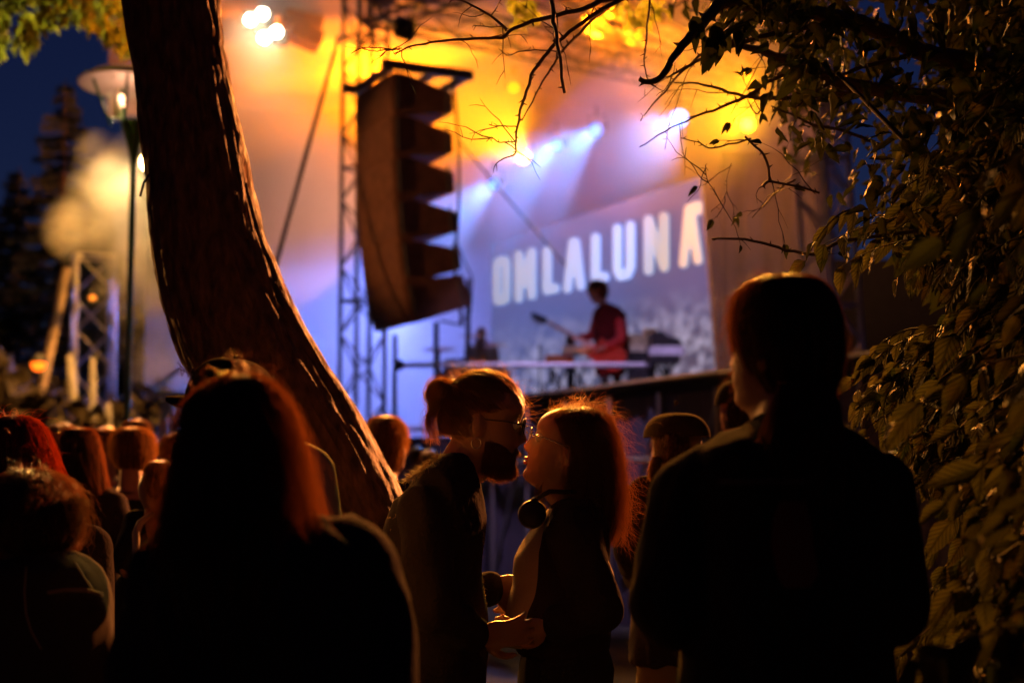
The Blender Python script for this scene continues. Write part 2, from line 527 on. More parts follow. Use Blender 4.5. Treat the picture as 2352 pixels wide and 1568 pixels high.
# guard rail
M['rail'] = simple('pale_rail', (0.65, 0.65, 0.7), 0.45, 0.2)
rl = thing('guard_rail', P(907, 985, 17), 'tube guard rail in front of the band with a bright top bar', 'railing')
rod('rail', P(905, 838, 17), P(1497, 838, 17), 0.032, M['rail'], rl, 10)
rod('rail', P(905, 985, 17), P(1190, 984, 17), 0.03, M['alu'], rl, 10)
for x, y0 in ((907, 768), (1002, 740), (1075, 640), (1486, 828)):
    b = P(x, 985, 17); rod('post', (b.x, 17.06, 0 if x < 1400 else 2.4), P(x, y0, 17.06), 0.03, M['steel'], rl, 8)
MB().ball(P(915, 838, 16.95), 0.07).build('coupler', M['steel'], rl)
# low platform to the left behind the crowd
MB().box((P(1040, 985, 18.5).x, 19, 0.98), (2.6, 1.4, 1.95)).build('side_platform', M['skirt'])
meta(bpy.data.objects['side_platform'], 'low dark platform under the left part of the guard rail', 'platform')
# dark side wing at the right
wg = MB().box((P(2120, 600, 19).x, 19.5, 2.2), (2.4, 0.5, 4.4)).build('side_wing', M['cloth_black']); meta(wg, 'black box-like wing right of the stage tower', 'wing')
MB().box((P(2120, 810, 15).x, 15, 1.3), (3.4, 0.35, 2.55)).build('low_wall', M['skirt']); meta(bpy.data.objects['low_wall'], 'dark low wall right of the stage behind the bush', 'wall')

# ------------------------------------------------------------------ line array
pa0 = P(905, 165, 16)
pb_ = Vector((math.cos(R(27)), math.sin(R(27)), 0)); pa_ = Vector((-pb_.y, pb_.x, 0))
PA = thing('line_array', pa0 + Vector((0, 0, 0.6)), 'tall curved column of dark loudspeakers hanging from a chain hoist', 'loudspeaker')
pos = pa0.copy(); hb = 0.485; wd = 1.2; dp = 0.74
tilt = [0, 1.5, 3, 5, 8, 14, 14]
for i in range(6):
    an = R(tilt[i]); dn = Vector((0, 0, -1)) * math.cos(an) + pb_ * math.sin(an)
    bk = pb_ * math.cos(an) + Vector((0, 0, 1)) * math.sin(an)
    top = pos; bot = pos + dn * hb
    ta = 0.085 if i < 5 else 0.06
    prof = [top, top + bk * 0.1, top + bk * dp + dn * ta * (2 if i < 5 else 1.0), bot + bk * dp - dn * ta, bot + bk * 0.1, bot]
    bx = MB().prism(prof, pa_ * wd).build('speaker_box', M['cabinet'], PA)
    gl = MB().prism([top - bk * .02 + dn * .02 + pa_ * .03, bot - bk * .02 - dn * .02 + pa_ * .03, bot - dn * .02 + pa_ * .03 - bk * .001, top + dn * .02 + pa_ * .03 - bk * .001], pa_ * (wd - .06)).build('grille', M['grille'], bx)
    for s_ in (-0.012, wd + 0.012):
        MB().tube([top + bk * (dp - .08) + dn * .1 + pa_ * s_, bot + bk * (dp - .08) - dn * .05 + pa_ * s_], 0.014, 6).build('rigging_bar', M['steel'], bx)
        MB().tube([top + bk * .05 + pa_ * s_ + dn * .06, bot + bk * .05 - dn * .06 + pa_ * s_], 0.018, 6).build('rigging_bar', M['steel'], bx)
    pos = bot
top = pa0 + Vector((0, 0, 0.0))
fr = MB()
for s_ in (0.0, wd):
    fr.box(top + pb_ * 0.42 + pa_ * s_ + Vector((0, 0, 0.08)), (1.15, 0.06, 0.11), Matrix.Rotation(R(27), 3, 'Z'))
for k in (0.0, 0.55, 0.95):
    fr.box(top + pb_ * k + pa_ * wd / 2 + Vector((0, 0, 0.08)), (0.06, wd, 0.09), Matrix.Rotation(R(27), 3, 'Z'))
fr.build('flying_frame', M['steel'], PA)
hoist = P(930, 66, 16.1)
hs = thing('chain_hoist', hoist, 'round dark chain hoist above the loudspeaker column', 'hoist')
MB().lathe(hoist, [(0, -.13), (.09, -.13), (.13, -.05), (.13, .06), (.08, .13), (0, .13)], 16, Matrix.Rotation(R(90), 3, 'Y')).ball(hoist + Vector((.05, 0, -.09)), .07).ball(hoist + Vector((-.07, 0, .08)), .06).build('motor', M['black'], hs, True)
ch = MB()
zt = hoist.z + 1.6; zz = top.z + 0.15; k = 0
cc = Vector((hoist.x + 0.02, hoist.y, 0))
while zz < zt:
    ch.tube([Vector((cc.x, cc.y, zz)), Vector((cc.x + .012 * (k % 2), cc.y + .012 * ((k + 1) % 2), zz + .035)), Vector((cc.x, cc.y, zz + .07))], .009, 5); zz += .06; k += 1
ch.build('chain', M['steel'], hs)
cb = MB()
q0 = P(1048, 270, 16.7); pts = []
for i in range(30):
    f = i / 29; pts.append(P(1040 + 10 * math.sin(f * 5) + (30 if f > .8 else 14) * f, 190 + 560 * f, 16.8))
cb.tube(pts, .02, 6); cb.tube([P(1050, 320, 16.8), P(1160, 450, 17), P(1300, 610, 17.2)], .012, 5)
cb.tube([P(1050, 560, 16.8), P(1085, 640, 16.8), P(1080, 720, 16.8), P(1050, 745, 16.8), P(1010, 735, 16.8)], .012, 5)
meta(cb.build('speaker_cable', M['black'], None, True), 'dark cable hanging down behind the loudspeaker column', 'cable')
gy = MB().tube([P(778, 85, 18), P(628, 625, 15.5), P(560, 870, 14.4)], .03, 6).build('guy_rope', M['black']); meta(gy, 'dark stay rope slanting down left of the lattice tower', 'rope')

# ------------------------------------------------------------------ lamps
D = (-0.35, -1, -0.25)
fixture(1135, 422, 24, P(800, 690, 19), BLB, 2600, 26, 'blue beam lamp just right of the loudspeaker column', 0.11, 2.2, lensdir=(-.4, -1, -.3))
fixture(1280, 333, 24, P(950, 600, 19), BLB, 2600, 26, 'second blue beam lamp from the left above the screen', 0.11, 1.8, lensdir=(-.4, -1, -.3))
fixture(1370, 298, 23.5, P(1020, 580, 18), BLB, 3000, 26, 'third blue beam lamp from the left above the screen', 0.12, 2.6, lensdir=(-.4, -1, -.3))
fixture(1560, 272, 22, P(1230, 560, 15.5), (.12, .34, 1), 2600, 26, 'largest and brightest blue lamp at the right of its row', 0.14, 6, lensdir=(-.3, -1, -.2))
fixture(1203, 362, 25, P(1010, 150, 20), YEL, 4200, 34, 'amber lamp throwing a wide fan up beside the loudspeaker column', 0.13, 12, lensdir=(-.3, -1, .1))
fixture(1180, 202, 26, P(1330, 480, 23), YEL, 500, 16, 'small amber lamp high behind the loudspeaker column', 0.11, 3, lensdir=(0, -1, -.2))
fixture(1718, 287, 22, P(1540, 170, 19), YEL, 1500, 64, 'white hot amber lamp low among the branches at the right', 0.1, 40, lensdir=D)
fixture(1720, 180, 23, P(1500, 260, 20), ORA, 300, 80, 'faint amber lamp above the white hot one', 0.08, 3, lensdir=D)
fixture(1560, 120, 25.3, P(1500, 240, 22), ORA, 350, 120, 'amber lamp on the sloping roof truss', 0.08, 3, lensdir=D)
fixture(1468, 80, 24.3, P(1400, 200, 22), ORA, 350, 120, 'amber lamp higher up the sloping roof truss', 0.08, 3, lensdir=D)
# added washes, unseen behind the loudspeakers: amber from above, blue from below
fixture(880, 330, 27.5, P(1000, 0, 24), ORA, 4600, 110, 'added amber wash lamp unseen behind the loudspeaker column aimed at the canopy', 0.12, 3)
fixture(930, 260, 27.5, P(640, 120, 27), ORA, 4200, 100, 'added amber wash lamp unseen behind the loudspeaker column aimed at the backcloth', 0.12, 3)
fixture(960, 560, 26, P(720, 900, 26), BLU, 3200, 100, 'added blue wash lamp unseen behind the middle of the loudspeaker column', 0.12, 3)
fixture(900, 700, 26, P(900, 900, 29), BLU, 3000, 110, 'added blue wash lamp unseen behind the bottom of the loudspeaker column', 0.12, 3)
fixture(1330, 60, 23.5, P(1620, 60, 26.5), ORA, 7000, 66, 'added amber wash lamp hung among the roof trusses and aimed at the canopy', 0.12, 3)  # added lamp that brightens canopy and trusses with amber
fixture(1120, 955, 21, P(1200, 620, 23), BLU, 700, 90, 'added blue floor lamp left of the bass player aimed up into the haze', 0.12, 3)  # added lamp below the deck edge, fills the haze with blue
fixture(1400, -90, 18.5, P(1850, 650, 20), (1, .32, .1), 1600, 60, 'added dusky wash lamp above the picture aimed at the side drape', 0.12, 3)  # added lamp out of view, brightens side drape and right tower
fixture(2400, 400, 17.5, Vector((-.7, 3.4, 1.6)), (1, .27, .06), 44000, 28, 'red amber lamp right of the picture aimed at the leaning trunk', 0.14, 20, blend=.6)
fixture(-800, 500, 12, Vector((1.6, 3.4, 1.3)), (1, .36, .07), 2900, 17, 'yellow floodlight beyond the left edge aimed across the crowd at the bush', 0.16, 12, blend=.7, name='floodlight', cat='floodlight')
fixture(1268, 925, 17.2, P(1400, 760, 18), (1, .16, .08), 70, 60, 'added small red floor lamp behind the stage edge aimed at the bass player', 0.08, 3)  # added lamp that reddens the bass player
fixture(338, 372, 20.5, P(250, 480, 20.2), (1, .68, .25), 300, 150, 'white hot floodlight glowing in the smoke between lamp post and trunk', 0.12, 40, blend=.8, name='floodlight', cat='floodlight', lensdir=(-.3, -1, -.1))
fixture(1250, -120, 13, P(1420, 900, 15.5), (.6, .42, .9), 900, 64, 'added violet lamp above the picture aimed back at the rail and the stage front', 0.12, 10, blend=.7)  # added lamp out of view, brightens rail and stage skirt
spot_light(bpy.data.objects['floodlight'], P(-800, 500, 12) + Vector((.3, 0, 0)), P(900, 450, 16), (1, .40, .12), 1200, 24, .6, .15)  # added second beam that brightens the loudspeaker column
fixture(1560, -120, 17, P(1290, 540, 22), (.14, .26, 1), 9000, 30, 'added blue wash lamp above the picture aimed down across the screen', 0.12, 3, blend=.6)  # added lamp out of view, tints haze and screen blue
# lamps on the front truss that face the crowd
fixture(1010, -90, 17, Vector((0.1, 3.6, 0.9)), (1, .24, .02), 30000, 38, 'amber crowd lamp on the front truss above the picture', 0.14, 20, blend=.6)
fixture(1230, -120, 17, Vector((0.05, 3.6, 1.6)), (1, .5, .07), 16000, 16, 'yellow crowd lamp on the front truss above the picture', 0.14, 20, blend=.6)
fixture(560, -150, 17, Vector((-1.0, 4.0, 1.2)), (1, .4, .1), 6000, 60, 'red amber crowd lamp at the left end of the front truss', 0.14, 20, blend=.6)
fixture(915, 440, 27.5, P(640, 470, 30), (1, .40, .22), 1500, 70, 'added peach wash lamp unseen behind the loudspeaker column aimed at the left of the backcloth', 0.1, 3)  # added wash, unseen behind the loudspeakers, warms the backcloth
# twin blinders
for bx_, by_, lab in ((590, 41, 'upper pair of white blinder lamps beside the tree trunk'), (622, 82, 'lower pair of white blinder lamps beside the tree trunk')):
    c = P(bx_, by_, 23); t = thing('blinder_lamp', c, lab, 'blinder', 'stage lamps in the rig')
    hz = MB().box(c + Vector((0, .12, 0)), (.52, .18, .26)).build('housing', M['black'], t)
    for s_ in (-1, 1):
        MB().lathe(c + Vector((s_ * .1, .0, s_ * .05)), [(0, 0), (.07, 0), (.09, .02), (.09, .05)], 18, Matrix.Rotation(R(90), 3, 'X')).build('bulb', emit('blinder_glow', (1, .93, .7), 25), t)
    spot_light(t, c - Vector((0, .1, 0)), P(450, 420, 20), WRM, 300, 80, .6, .12)
# added floodlight, unseen behind the trunk, lights the smoke evenly
fixture(425, 340, 18.4, P(230, 500, 20.5), (1, .40, .06), 7500, 120, 'added amber floodlight hidden behind the leaning trunk and aimed at the smoke', 0.2, 20, blend=.8, name='floodlight', cat='floodlight', lensdir=(-.5, -1, -.1))
spot_light(bpy.data.objects['floodlight'], P(425, 340, 18.2), P(100, 30, 9.5), (1, .8, .22), 9000, 24, .6, .15)
# small orange lamp and red lamp
for x, y, Y, c, r, s_, lab in ((88, 836, 20, (1, .15, .008), .1, 3, 'orange lamp glowing in the dark bushes at the left'), (433, 928, 17, (1, .12, .02), .05, 2.5, 'small red lamp above the crowd beside the tree trunk'), (212, 683, 21, (1, .35, .04), .05, .8, 'faint amber lamp on the small lattice tower')):
    c0 = P(x, y, Y); t = thing('small_lamp', c0, lab, 'lamp')
    MB().ball(c0, r).build('bulb', emit('bulb_glow', c, s_), t)
    MB().lathe(c0, [(r * .5, r * 1.4), (r * 1.1, r * .6), (r * 1.15, 0.02)], 14).build('hood', M['black'], t)
# haze and smoke
HZ = MB().prism([(-5.85, 22.6, -.3), (3.9, 18.3, -.3), (8.2, 33.5, -.3), (-8.7, 33.5, -.3)], Vector((0, 0, 14.4))).build('haze', smoke_mat('stage_haze', 0.085, None, 0, 0)); meta(HZ, kind='stuff')
def plume(name, c, rr, dens, scale, lo, hi, inner, seed):
    m = MB().ball((0, 0, 0), 1.0, nu=48, nv=32)
    vs = []
    for v in m.v:
        p = Vector(v); d = 1 + 0.32 * noise.noise(p * 1.9 + Vector((seed, 0, 0))) + 0.16 * (0.5 - abs(noise.noise(p * 4 + Vector((0, seed, 0))))) * 2 + 0.06 * noise.noise(p * 10)
        vs.append((c[0] + p.x * rr[0] * d, c[1] + p.y * rr[1] * d, c[2] + p.z * rr[2] * d))
    m.v = vs
    o = m.build(name, smoke_mat(name + '_volume', dens, scale, lo, hi, 0.0, (1, 1, 1), (tuple(c), rr, inner))); meta(o, kind='stuff')
    return o
for i_, (x, y, rp, Y, dn) in enumerate(((178, 525, 88, 20.4, 1.5), (245, 430, 100, 20.5, 1.5), (335, 520, 150, 20.9, 1.1), (360, 395, 130, 21.2, 1.1), (228, 355, 66, 20.6, 1.1), (330, 660, 130, 21.2, 1.3), (410, 800, 140, 21.6, .9), (430, 620, 140, 21.6, 1.2))):
    r0 = rp / FPX * Y
    plume('smoke', P(x, y, Y), (r0, r0 * .8, r0), dn, 1.5, 0.34, 0.66, 0.45, i_ * 3.7)
hk = thing('hanging_loudspeaker', P(690, -40, 24), 'blurred orange red loudspeaker cluster hanging at the top left of the stage', 'loudspeaker')
for k in range(3):
    c = P(688 + 6 * k, 5 + 40 * k, 24); MB().box(c, (.75 - .1 * k, .5, .27), Matrix.Rotation(R(20), 3, 'Z') @ Matrix.Rotation(R(8 * k), 3, 'Y')).build('speaker_box', simple('red_cabinet', (.4, .1, .03), .6), hk)  # cabinets coloured orange red all over
rod('chain', P(688, -10, 24), P(686, -120, 24), .02, M['steel'], hk)
# ------------------------------------------------------------------ bark and leaves
def bark_mat():
    m, nt, p = mat_new('bark')
    p.inputs['Roughness'].default_value = 0.75
    tc = nt.nodes.new('ShaderNodeTexCoord')
    mp = nt.nodes.new('ShaderNodeMapping'); mp.inputs['Scale'].default_value = (1, 1, 0.4)
    nt.links.new(tc.outputs['Object'], mp.inputs[0])
    n1 = nt.nodes.new('ShaderNodeTexNoise'); n1.inputs['Scale'].default_value = 38; n1.inputs['Detail'].default_value = 6
    nt.links.new(mp.outputs[0], n1.inputs['Vector'])
    cr = nt.nodes.new('ShaderNodeValToRGB')
    cr.color_ramp.elements[0].color = (0.04, 0.022, 0.014, 1); cr.color_ramp.elements[1].color = (0.17, 0.09, 0.055, 1)
    cr.color_ramp.elements[0].position = .3; cr.color_ramp.elements[1].position = .7
    nt.links.new(n1.outputs['Fac'], cr.inputs[0]); nt.links.new(cr.outputs[0], p.inputs['Base Color'])
    bp = nt.nodes.new('ShaderNodeBump'); bp.inputs['Strength'].default_value = 0.8; bp.inputs['Distance'].default_value = 0.02
    nt.links.new(n1.outputs['Fac'], bp.inputs['Height']); nt.links.new(bp.outputs[0], p.inputs['Normal'])
    return m
M['bark'] = bark_mat()
M['twig'] = simple('twig_bark', (0.05, 0.03, 0.022), 0.7)
def leaf_mat(name, dark, light, trans=0.35, vein=True):
    m, nt, p = mat_new(name)
    out = nt.nodes['Material Output']
    p.inputs['Roughness'].default_value = 0.6
    p.inputs['Specular IOR Level'].default_value = 0.05
    uv = nt.nodes.new('ShaderNodeUVMap')
    sx = nt.nodes.new('ShaderNodeSeparateXYZ'); nt.links.new(uv.outputs[0], sx.inputs[0])
    def mth(op, a, b=None):
        n = nt.nodes.new('ShaderNodeMath'); n.operation = op
        for i, v in enumerate((a, b)):
            if v is None: continue
            if isinstance(v, (int, float)): n.inputs[i].default_value = v
            else: nt.links.new(v, n.inputs[i])
        return n.outputs[0]
    ax = mth('ABSOLUTE', mth('SUBTRACT', sx.outputs[0], 0.5))
    ph = mth('MULTIPLY', mth('SUBTRACT', sx.outputs[1], mth('MULTIPLY', mth('POWER', ax, 0.8), 1.1)), 44.0)
    ridge = mth('POWER', mth('ABSOLUTE', mth('SINE', mth('MULTIPLY', ph, 0.5))), 0.6)
    mid = mth('MINIMUM', mth('MULTIPLY', ax, 22.0), 1.0)
    h = mth('MULTIPLY', ridge, mid)
    gi = nt.nodes.new('ShaderNodeNewGeometry')
    nz = nt.nodes.new('ShaderNodeTexNoise'); nz.inputs['Scale'].default_value = 9
    nt.links.new(gi.outputs['Position'], nz.inputs['Vector'])
    mx = nt.nodes.new('ShaderNodeMixRGB'); mx.inputs[1].default_value = dark + (1,); mx.inputs[2].default_value = light + (1,)
    nt.links.new(nz.outputs['Fac'], mx.inputs[0])
    mv = nt.nodes.new('ShaderNodeMixRGB'); mv.blend_type = 'MULTIPLY'; mv.inputs[0].default_value = 0.65 if vein else 0.0
    nt.links.new(mx.outputs[0], mv.inputs[1]); nt.links.new(h, mv.inputs[2])
    nt.links.new(mv.outputs[0], p.inputs['Base Color'])
    if vein:
        bp = nt.nodes.new('ShaderNodeBump'); bp.inputs['Strength'].default_value = 0.9; bp.inputs['Distance'].default_value = 0.004
        nt.links.new(h, bp.inputs['Height']); nt.links.new(bp.outputs[0], p.inputs['Normal'])
    tr = nt.nodes.new('ShaderNodeBsdfTranslucent'); nt.links.new(mv.outputs[0], tr.inputs['Color'])
    ms = nt.nodes.new('ShaderNodeMixShader'); ms.inputs[0].default_value = trans
    nt.links.new(p.outputs[0], ms.inputs[1]); nt.links.new(tr.outputs[0], ms.inputs[2]); nt.links.new(ms.outputs[0], out.inputs[0])
    return m
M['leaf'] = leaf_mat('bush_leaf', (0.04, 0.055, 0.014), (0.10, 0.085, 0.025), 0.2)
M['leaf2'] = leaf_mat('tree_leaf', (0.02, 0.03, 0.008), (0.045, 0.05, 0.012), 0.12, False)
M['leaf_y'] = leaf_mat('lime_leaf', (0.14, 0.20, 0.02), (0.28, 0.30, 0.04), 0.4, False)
M['needle'] = simple('conifer_needles', (0.018, 0.03, 0.02), 0.8)

def leaf_shape(seed, fold=0.45, curl=0.25, width=0.5, rows=7):
    rnd = random.Random(seed)
    vs = []; uv = []; fs = []
    for j in range(rows + 1):
        t = j / rows
        w = width * 0.5 * (math.sin(math.pi * t ** 0.72) ** 0.85) * (1 - 0.25 * t) if 0 < t < 1 else 0.004
        z0 = -curl * t * t + 0.05 * math.sin(t * 5 + seed)
        for i in range(5):
            s = (i - 2) / 2
            wav = 0.025 * math.sin(t * 14 + s * 3 + seed) * abs(s)
            vs.append((s * w * math.cos(fold * abs(s)), t, z0 + abs(s) * w * math.sin(fold) * 1.2 + wav - 0.03 * s * s))
            uv.append((0.5 + s * w, t))
    for j in range(rows):
        for i in range(4):
            a = j * 5 + i; fs.append((a, a + 1, a + 6, a + 5))
    return np.array(vs), np.array(uv), np.array(fs)
LEAVES = [leaf_shape(k, 0.25 + 0.1 * k, 0.15 + 0.12 * (k % 3), 0.54 + 0.05 * (k % 2)) for k in range(5)]
def leaf_mesh(k, mat):
    key = ('leaf', k, mat.name)
    if key not in _unit:
        v, uv, f = LEAVES[k]
        me = bpy.data.meshes.new('leaf'); me.from_pydata(v.tolist(), [], f.tolist())
        ul = me.uv_layers.new(name='UVMap')
        li = np.zeros(len(me.loops), dtype=np.int32); me.loops.foreach_get('vertex_index', li)
        ul.data.foreach_set('uv', uv[li].astype(np.float32).ravel())
        me.polygons.foreach_set('use_smooth', [True] * len(me.polygons)); me.materials.append(mat); me.update()
        _unit[key] = me
    return _unit[key]
def leaf_matrix(p, tip, nrm, size):
    y = Vector(tip).normalized(); z = Vector(nrm); z = (z - y * z.dot(y)).normalized(); x = y.cross(z)
    return Matrix(((x.x * size, y.x * size, z.x * size, p.x), (x.y * size, y.y * size, z.y * size, p.y), (x.z * size, y.z * size, z.z * size, p.z), (0, 0, 0, 1)))
def put_leaves(items, mat, parent, nparts=300, key=None):
    """items: (point, tip, normal, size); the ones that show largest become parts, the rest one mesh"""
    def show(it):
        p = it[0]
        return -(it[3] / max(0.3, p.y))
    inside = []
    for it in items:
        p = it[0]; r = (p.x / p.y * FPX + 1176) if p.y > .2 else 9999
        zz = 784 - ((p.z - CAMZ) / p.y - math.tan(PITCH)) * FPX * _c if p.y > .2 else 9999
        inside.append(0 if (-20 < r < 2372 and -20 < zz < 1590) else 1)
    order = sorted(range(len(items)), key=lambda i: (inside[i], key(items[i]) if key else show(items[i])))
    w = wloc(parent)
    for i in order[:nparts]:
        p, tip, nr, s = items[i]
        o = obj_from_mesh('leaf', leaf_mesh(i % 5, mat), parent)
        mt = leaf_matrix(p - w, tip, nr, s)
        o.matrix_local = mt
    rest = order[nparts:]
    if rest:
        V = []; F = []; U = []; n = 0
        for i in rest:
            p, tip, nr, s = items[i]
            v, uv, f = LEAVES[i % 5]
            mt = np.array(leaf_matrix(p, tip, nr, s))
            V.append(v @ mt[:3, :3].T + mt[:3, 3]); F.append(f + n); U.append(uv); n += len(v)
        V = np.concatenate(V); F = np.concatenate(F); U = np.concatenate(U)
        o = np_mesh('foliage', V, F, mat, parent)
        ul = o.data.uv_layers.new(name='UVMap'); ul.data.foreach_set('uv', U[F.ravel()].astype(np.float32).ravel())
        o['kind'] = 'stuff'

# ------------------------------------------------------------------ leaning trunk
TY0 = 4.6
rows = [(-700, 262, 440), (-300, 268, 480), (-60, 274, 498), (0, 280, 503), (110, 297, 512), (200, 312, 530), (300, 325, 552), (430, 343, 580), (540, 347, 606), (690, 375, 668), (760, 396, 706), (830, 420, 745), (900, 462, 790), (1000, 525, 850), (1100, 590, 903), (1250, 660, 965), (1500, 740, 1015), (1800, 760, 1050), (2050, 730, 1080), (2165, 640, 1150)]
ry = [r[0] for r in rows]
tt = thing('leaning_tree', P(900, 2150, TY0), 'thick leaning tree trunk with furrowed bark between the crowd and the stage', 'tree')
ys = np.arange(-700, 2166, 7.0); NA = 150
V = []
for y in ys:
    l = np.interp(y, ry, [r[1] for r in rows]); r_ = np.interp(y, ry, [r[2] for r in rows])
    c = P((l + r_) / 2, y, TY0); rad = (r_ - l) / 2 / FPX * TY0 * 1.0
    for k in range(NA):
        a = 2 * math.pi * k / NA
        q = Vector((math.cos(a) * 7, math.sin(a) * 7, c.z * 2.2))
        w_ = noise.noise(q * 0.8 + Vector((5, 2, 1)))
        rdg = 1 - abs(noise.noise(Vector((math.cos(a + w_ * .12) * 11, math.sin(a + w_ * .12) * 11, c.z * 4.0 + w_)))) * 2
        fine = noise.noise(Vector((math.cos(a) * 26, math.sin(a) * 26, c.z * 9)))
        rr = rad * (1 + 0.045 * w_) + 0.010 * rdg + 0.006 * fine - .005
        V.append((c.x + rr * math.cos(a), c.y + rr * math.sin(a), c.z))
n = len(ys)
idx = np.arange((n - 1) * NA).reshape(n - 1, NA)
F = np.stack([idx, np.roll(idx, -1, 1), np.roll(idx, -1, 1) + NA, idx + NA], -1).reshape(-1, 4)
np_mesh('trunk', V, F[:, ::-1], M['bark'], tt)
tw = MB().tube([P(341, 402, 4.45), P(330, 420, 4.4), P(322, 450, 4.35)], .004, 5); tw.build('twig', M['twig'], tt)
for a, b in (((300, -320), (60, -700)), ((430, -330), (700, -760))):
    MB().tube([P(a[0] + 60, a[1] + 120, 4.6), P(a[0], a[1], 4.6), P((a[0] + b[0]) / 2, (a[1] + b[1]) / 2, 4.7), P(b[0], b[1], 4.9)], [.12, .11, .09, .07], 12).build('limb', M['bark'], tt, True)

# ------------------------------------------------------------------ overhanging tree, upper right
ot = thing('overhanging_tree', Vector((3.0, 4.3, 0)), 'leafy tree overhanging the upper right with bare twigs in front of the stage', 'tree')
MB().tube([(3.0, 4.3, 0), (2.95, 4.2, 1.2), (2.8, 4.3, 2.2), (2.75, 4.4, 3.6)], [.16, .13, .11, .08], 14).build('trunk', M['bark'], ot, True)
z2 = lambda pts: [(735 + .3359 * x, .3359 * y) for x, y in pts]
z3 = lambda pts: [(1470 + .375 * x, .375 * y) for x, y in pts]
def smooth_path(pts, Ys, sub=5, jit=0.004, seed=0):
    P3 = [P(x, y, Ys[0] + (Ys[1] - Ys[0]) * i / (len(pts) - 1)) for i, (x, y) in enumerate(pts)]
    out = []
    n = len(P3)
    for i in range(n - 1):
        p0, p1, p2, p3 = P3[max(i - 1, 0)], P3[i], P3[i + 1], P3[min(i + 2, n - 1)]
        for k in range(sub):
            t = k / sub
            q = 0.5 * ((2 * p1) + (p2 - p0) * t + (2 * p0 - 5 * p1 + 4 * p2 - p3) * t * t + (3 * p1 - p0 - 3 * p2 + p3) * t ** 3)
            out.append(q + Vector((noise.noise(q * 30 + Vector((seed, 0, 0))), 0, noise.noise(q * 30 + Vector((0, seed, 9))))) * jit)
    out.append(P3[-1])
    return out
BR = [
 (z2([(500, 365), (700, 300), (1000, 265), (1235, 260), (1320, 195), (1500, 130), (1800, 60), (1950, 0), (2200, -70)]), 3.7, 3.9, .002, .009),
 (z2([(1570, -60), (1600, 150), (1630, 350), (1672, 635)]), 3.7, 3.6, .007, .004),
 (z2([(1250, 1090), (1335, 1045), (1330, 970), (1350, 870), (1380, 730), (1420, 600), (1480, 460), (1620, 290), (1850, 120), (2050, 0), (2200, -80)]), 3.7, 3.9, .0016, .007),
 (z2([(1380, 830), (1500, 600), (1600, 440), (1700, 300), (1900, 110), (2080, -30)]), 4.1, 4.2, .0018, .006),
 (z2([(880, 15), (960, 0), (1170, 110), (1275, 215)]), 3.7, 3.75, .0016, .004),
 (z2([(210, 360), (300, 330), (480, 335), (545, 345)]), 3.72, 3.72, .0012, .002),
 (z2([(1230, 345), (1300, 375), (1420, 345), (1670, 355)]), 3.9, 3.9, .0014, .002),
 (z2([(1140, 968), (1180, 945), (1225, 975), (1330, 970)]), 3.7, 3.7, .0012, .002),
 (z2([(1150, 850), (1220, 865), (1350, 870)]), 3.7, 3.7, .001, .0016),
 (z2([(1170, 110), (1230, 20), (1260, -20)]), 3.7, 3.7, .0018, .0018),
 (z2([(1270, 190), (1100, 185), (1050, 175)]), 3.7, 3.7, .0016, .001),
 (z2([(415, 385), (450, 350), (500, 340), (560, 330)]), 3.7, 3.7, .001, .0016),
 (z2([(1540, 190), (1600, 200), (1670, 250)]), 3.8, 3.8, .001, .002),
 (z3([(0, 490), (110, 490), (210, 350), (330, 200), (420, 100), (480, 30), (560, 20), (1000, 70), (1300, 130), (1500, 210), (1800, 340), (2400, 420)]), 3.5, 4.1, .006, .03),
 (z3([(480, 240), (700, 300), (850, 350), (1050, 430), (1300, 520), (1800, 600), (2400, 640)]), 4.0, 4.2, .007, .028),
 (z3([(0, 740), (150, 560), (300, 400), (480, 280), (700, 300)]), 4.1, 4.1, .002, .006),
 (z3([(170, 470), (250, 430), (400, 350), (560, 290), (850, 200), (1300, 130)]), 3.6, 3.9, .002, .009),
 (z3([(0, 900), (200, 780), (400, 690), (640, 600), (820, 480), (1060, 430)]), 4.3, 4.1, .0018, .007),
 (z3([(206, 505), (400, 520), (640, 590), (850, 600), (1050, 590), (1400, 560)]), 4.2, 4.2, .002, .010),
 (z3([(750, 1148), (792, 1108), (950, 1140), (1100, 1182)]), 3.8, 3.8, .004, .003),
 (z3([(640, 840), (700, 890), (770, 970), (792, 1108)]), 3.8, 3.8, .003, .004),
 (z3([(1800, 1400), (1230, 1480), (1100, 1560), (900, 1530), (650, 1465), (440, 1465)]), 3.9, 3.8, .006, .003),
 (z3([(950, 665), (1000, 620), (1180, 500), (1350, 415), (1700, 330)]), 3.9, 4.0, .002, .008),
 (z3([(250, 850), (350, 870), (450, 905), (680, 850)]), 4.0, 4.0, .0014, .003),
 (z3([(60, -20), (40, 200), (30, 400), (60, 520)]), 4.0, 4.0, .004, .0015),
 (z3([(150, 920), (200, 700), (290, 450), (330, 390)]), 4.4, 4.3, .001, .002),
 (z3([(400, 1010), (400, 1060), (440, 1150), (470, 1200)]), 3.8, 3.8, .0014, .001),
 (z3([(660, 600), (720, 700), (820, 500), (850, 350)]), 4.2, 4.1, .0016, .003),
 (z3([(800, 650), (900, 690), (1050, 760), (1250, 800), (1500, 900)]), 4.2, 4.2, .002, .006),
 (z3([(900, 0), (1100, -60)]), 4.1, 4.1, .002, .003),
 (z3([(560, 700), (800, 250), (860, 60)]), 4.4, 4.3, .001, .004),
 (z3([(690, 1330), (760, 1260), (860, 1150), (950, 1100)]), 4.2, 4.1, .0016, .003),
 (z3([(440, 1300), (520, 1200), (540, 1050), (560, 1000)]), 4.4, 4.4, .001, .0016),
]
tips = []
twm = MB()
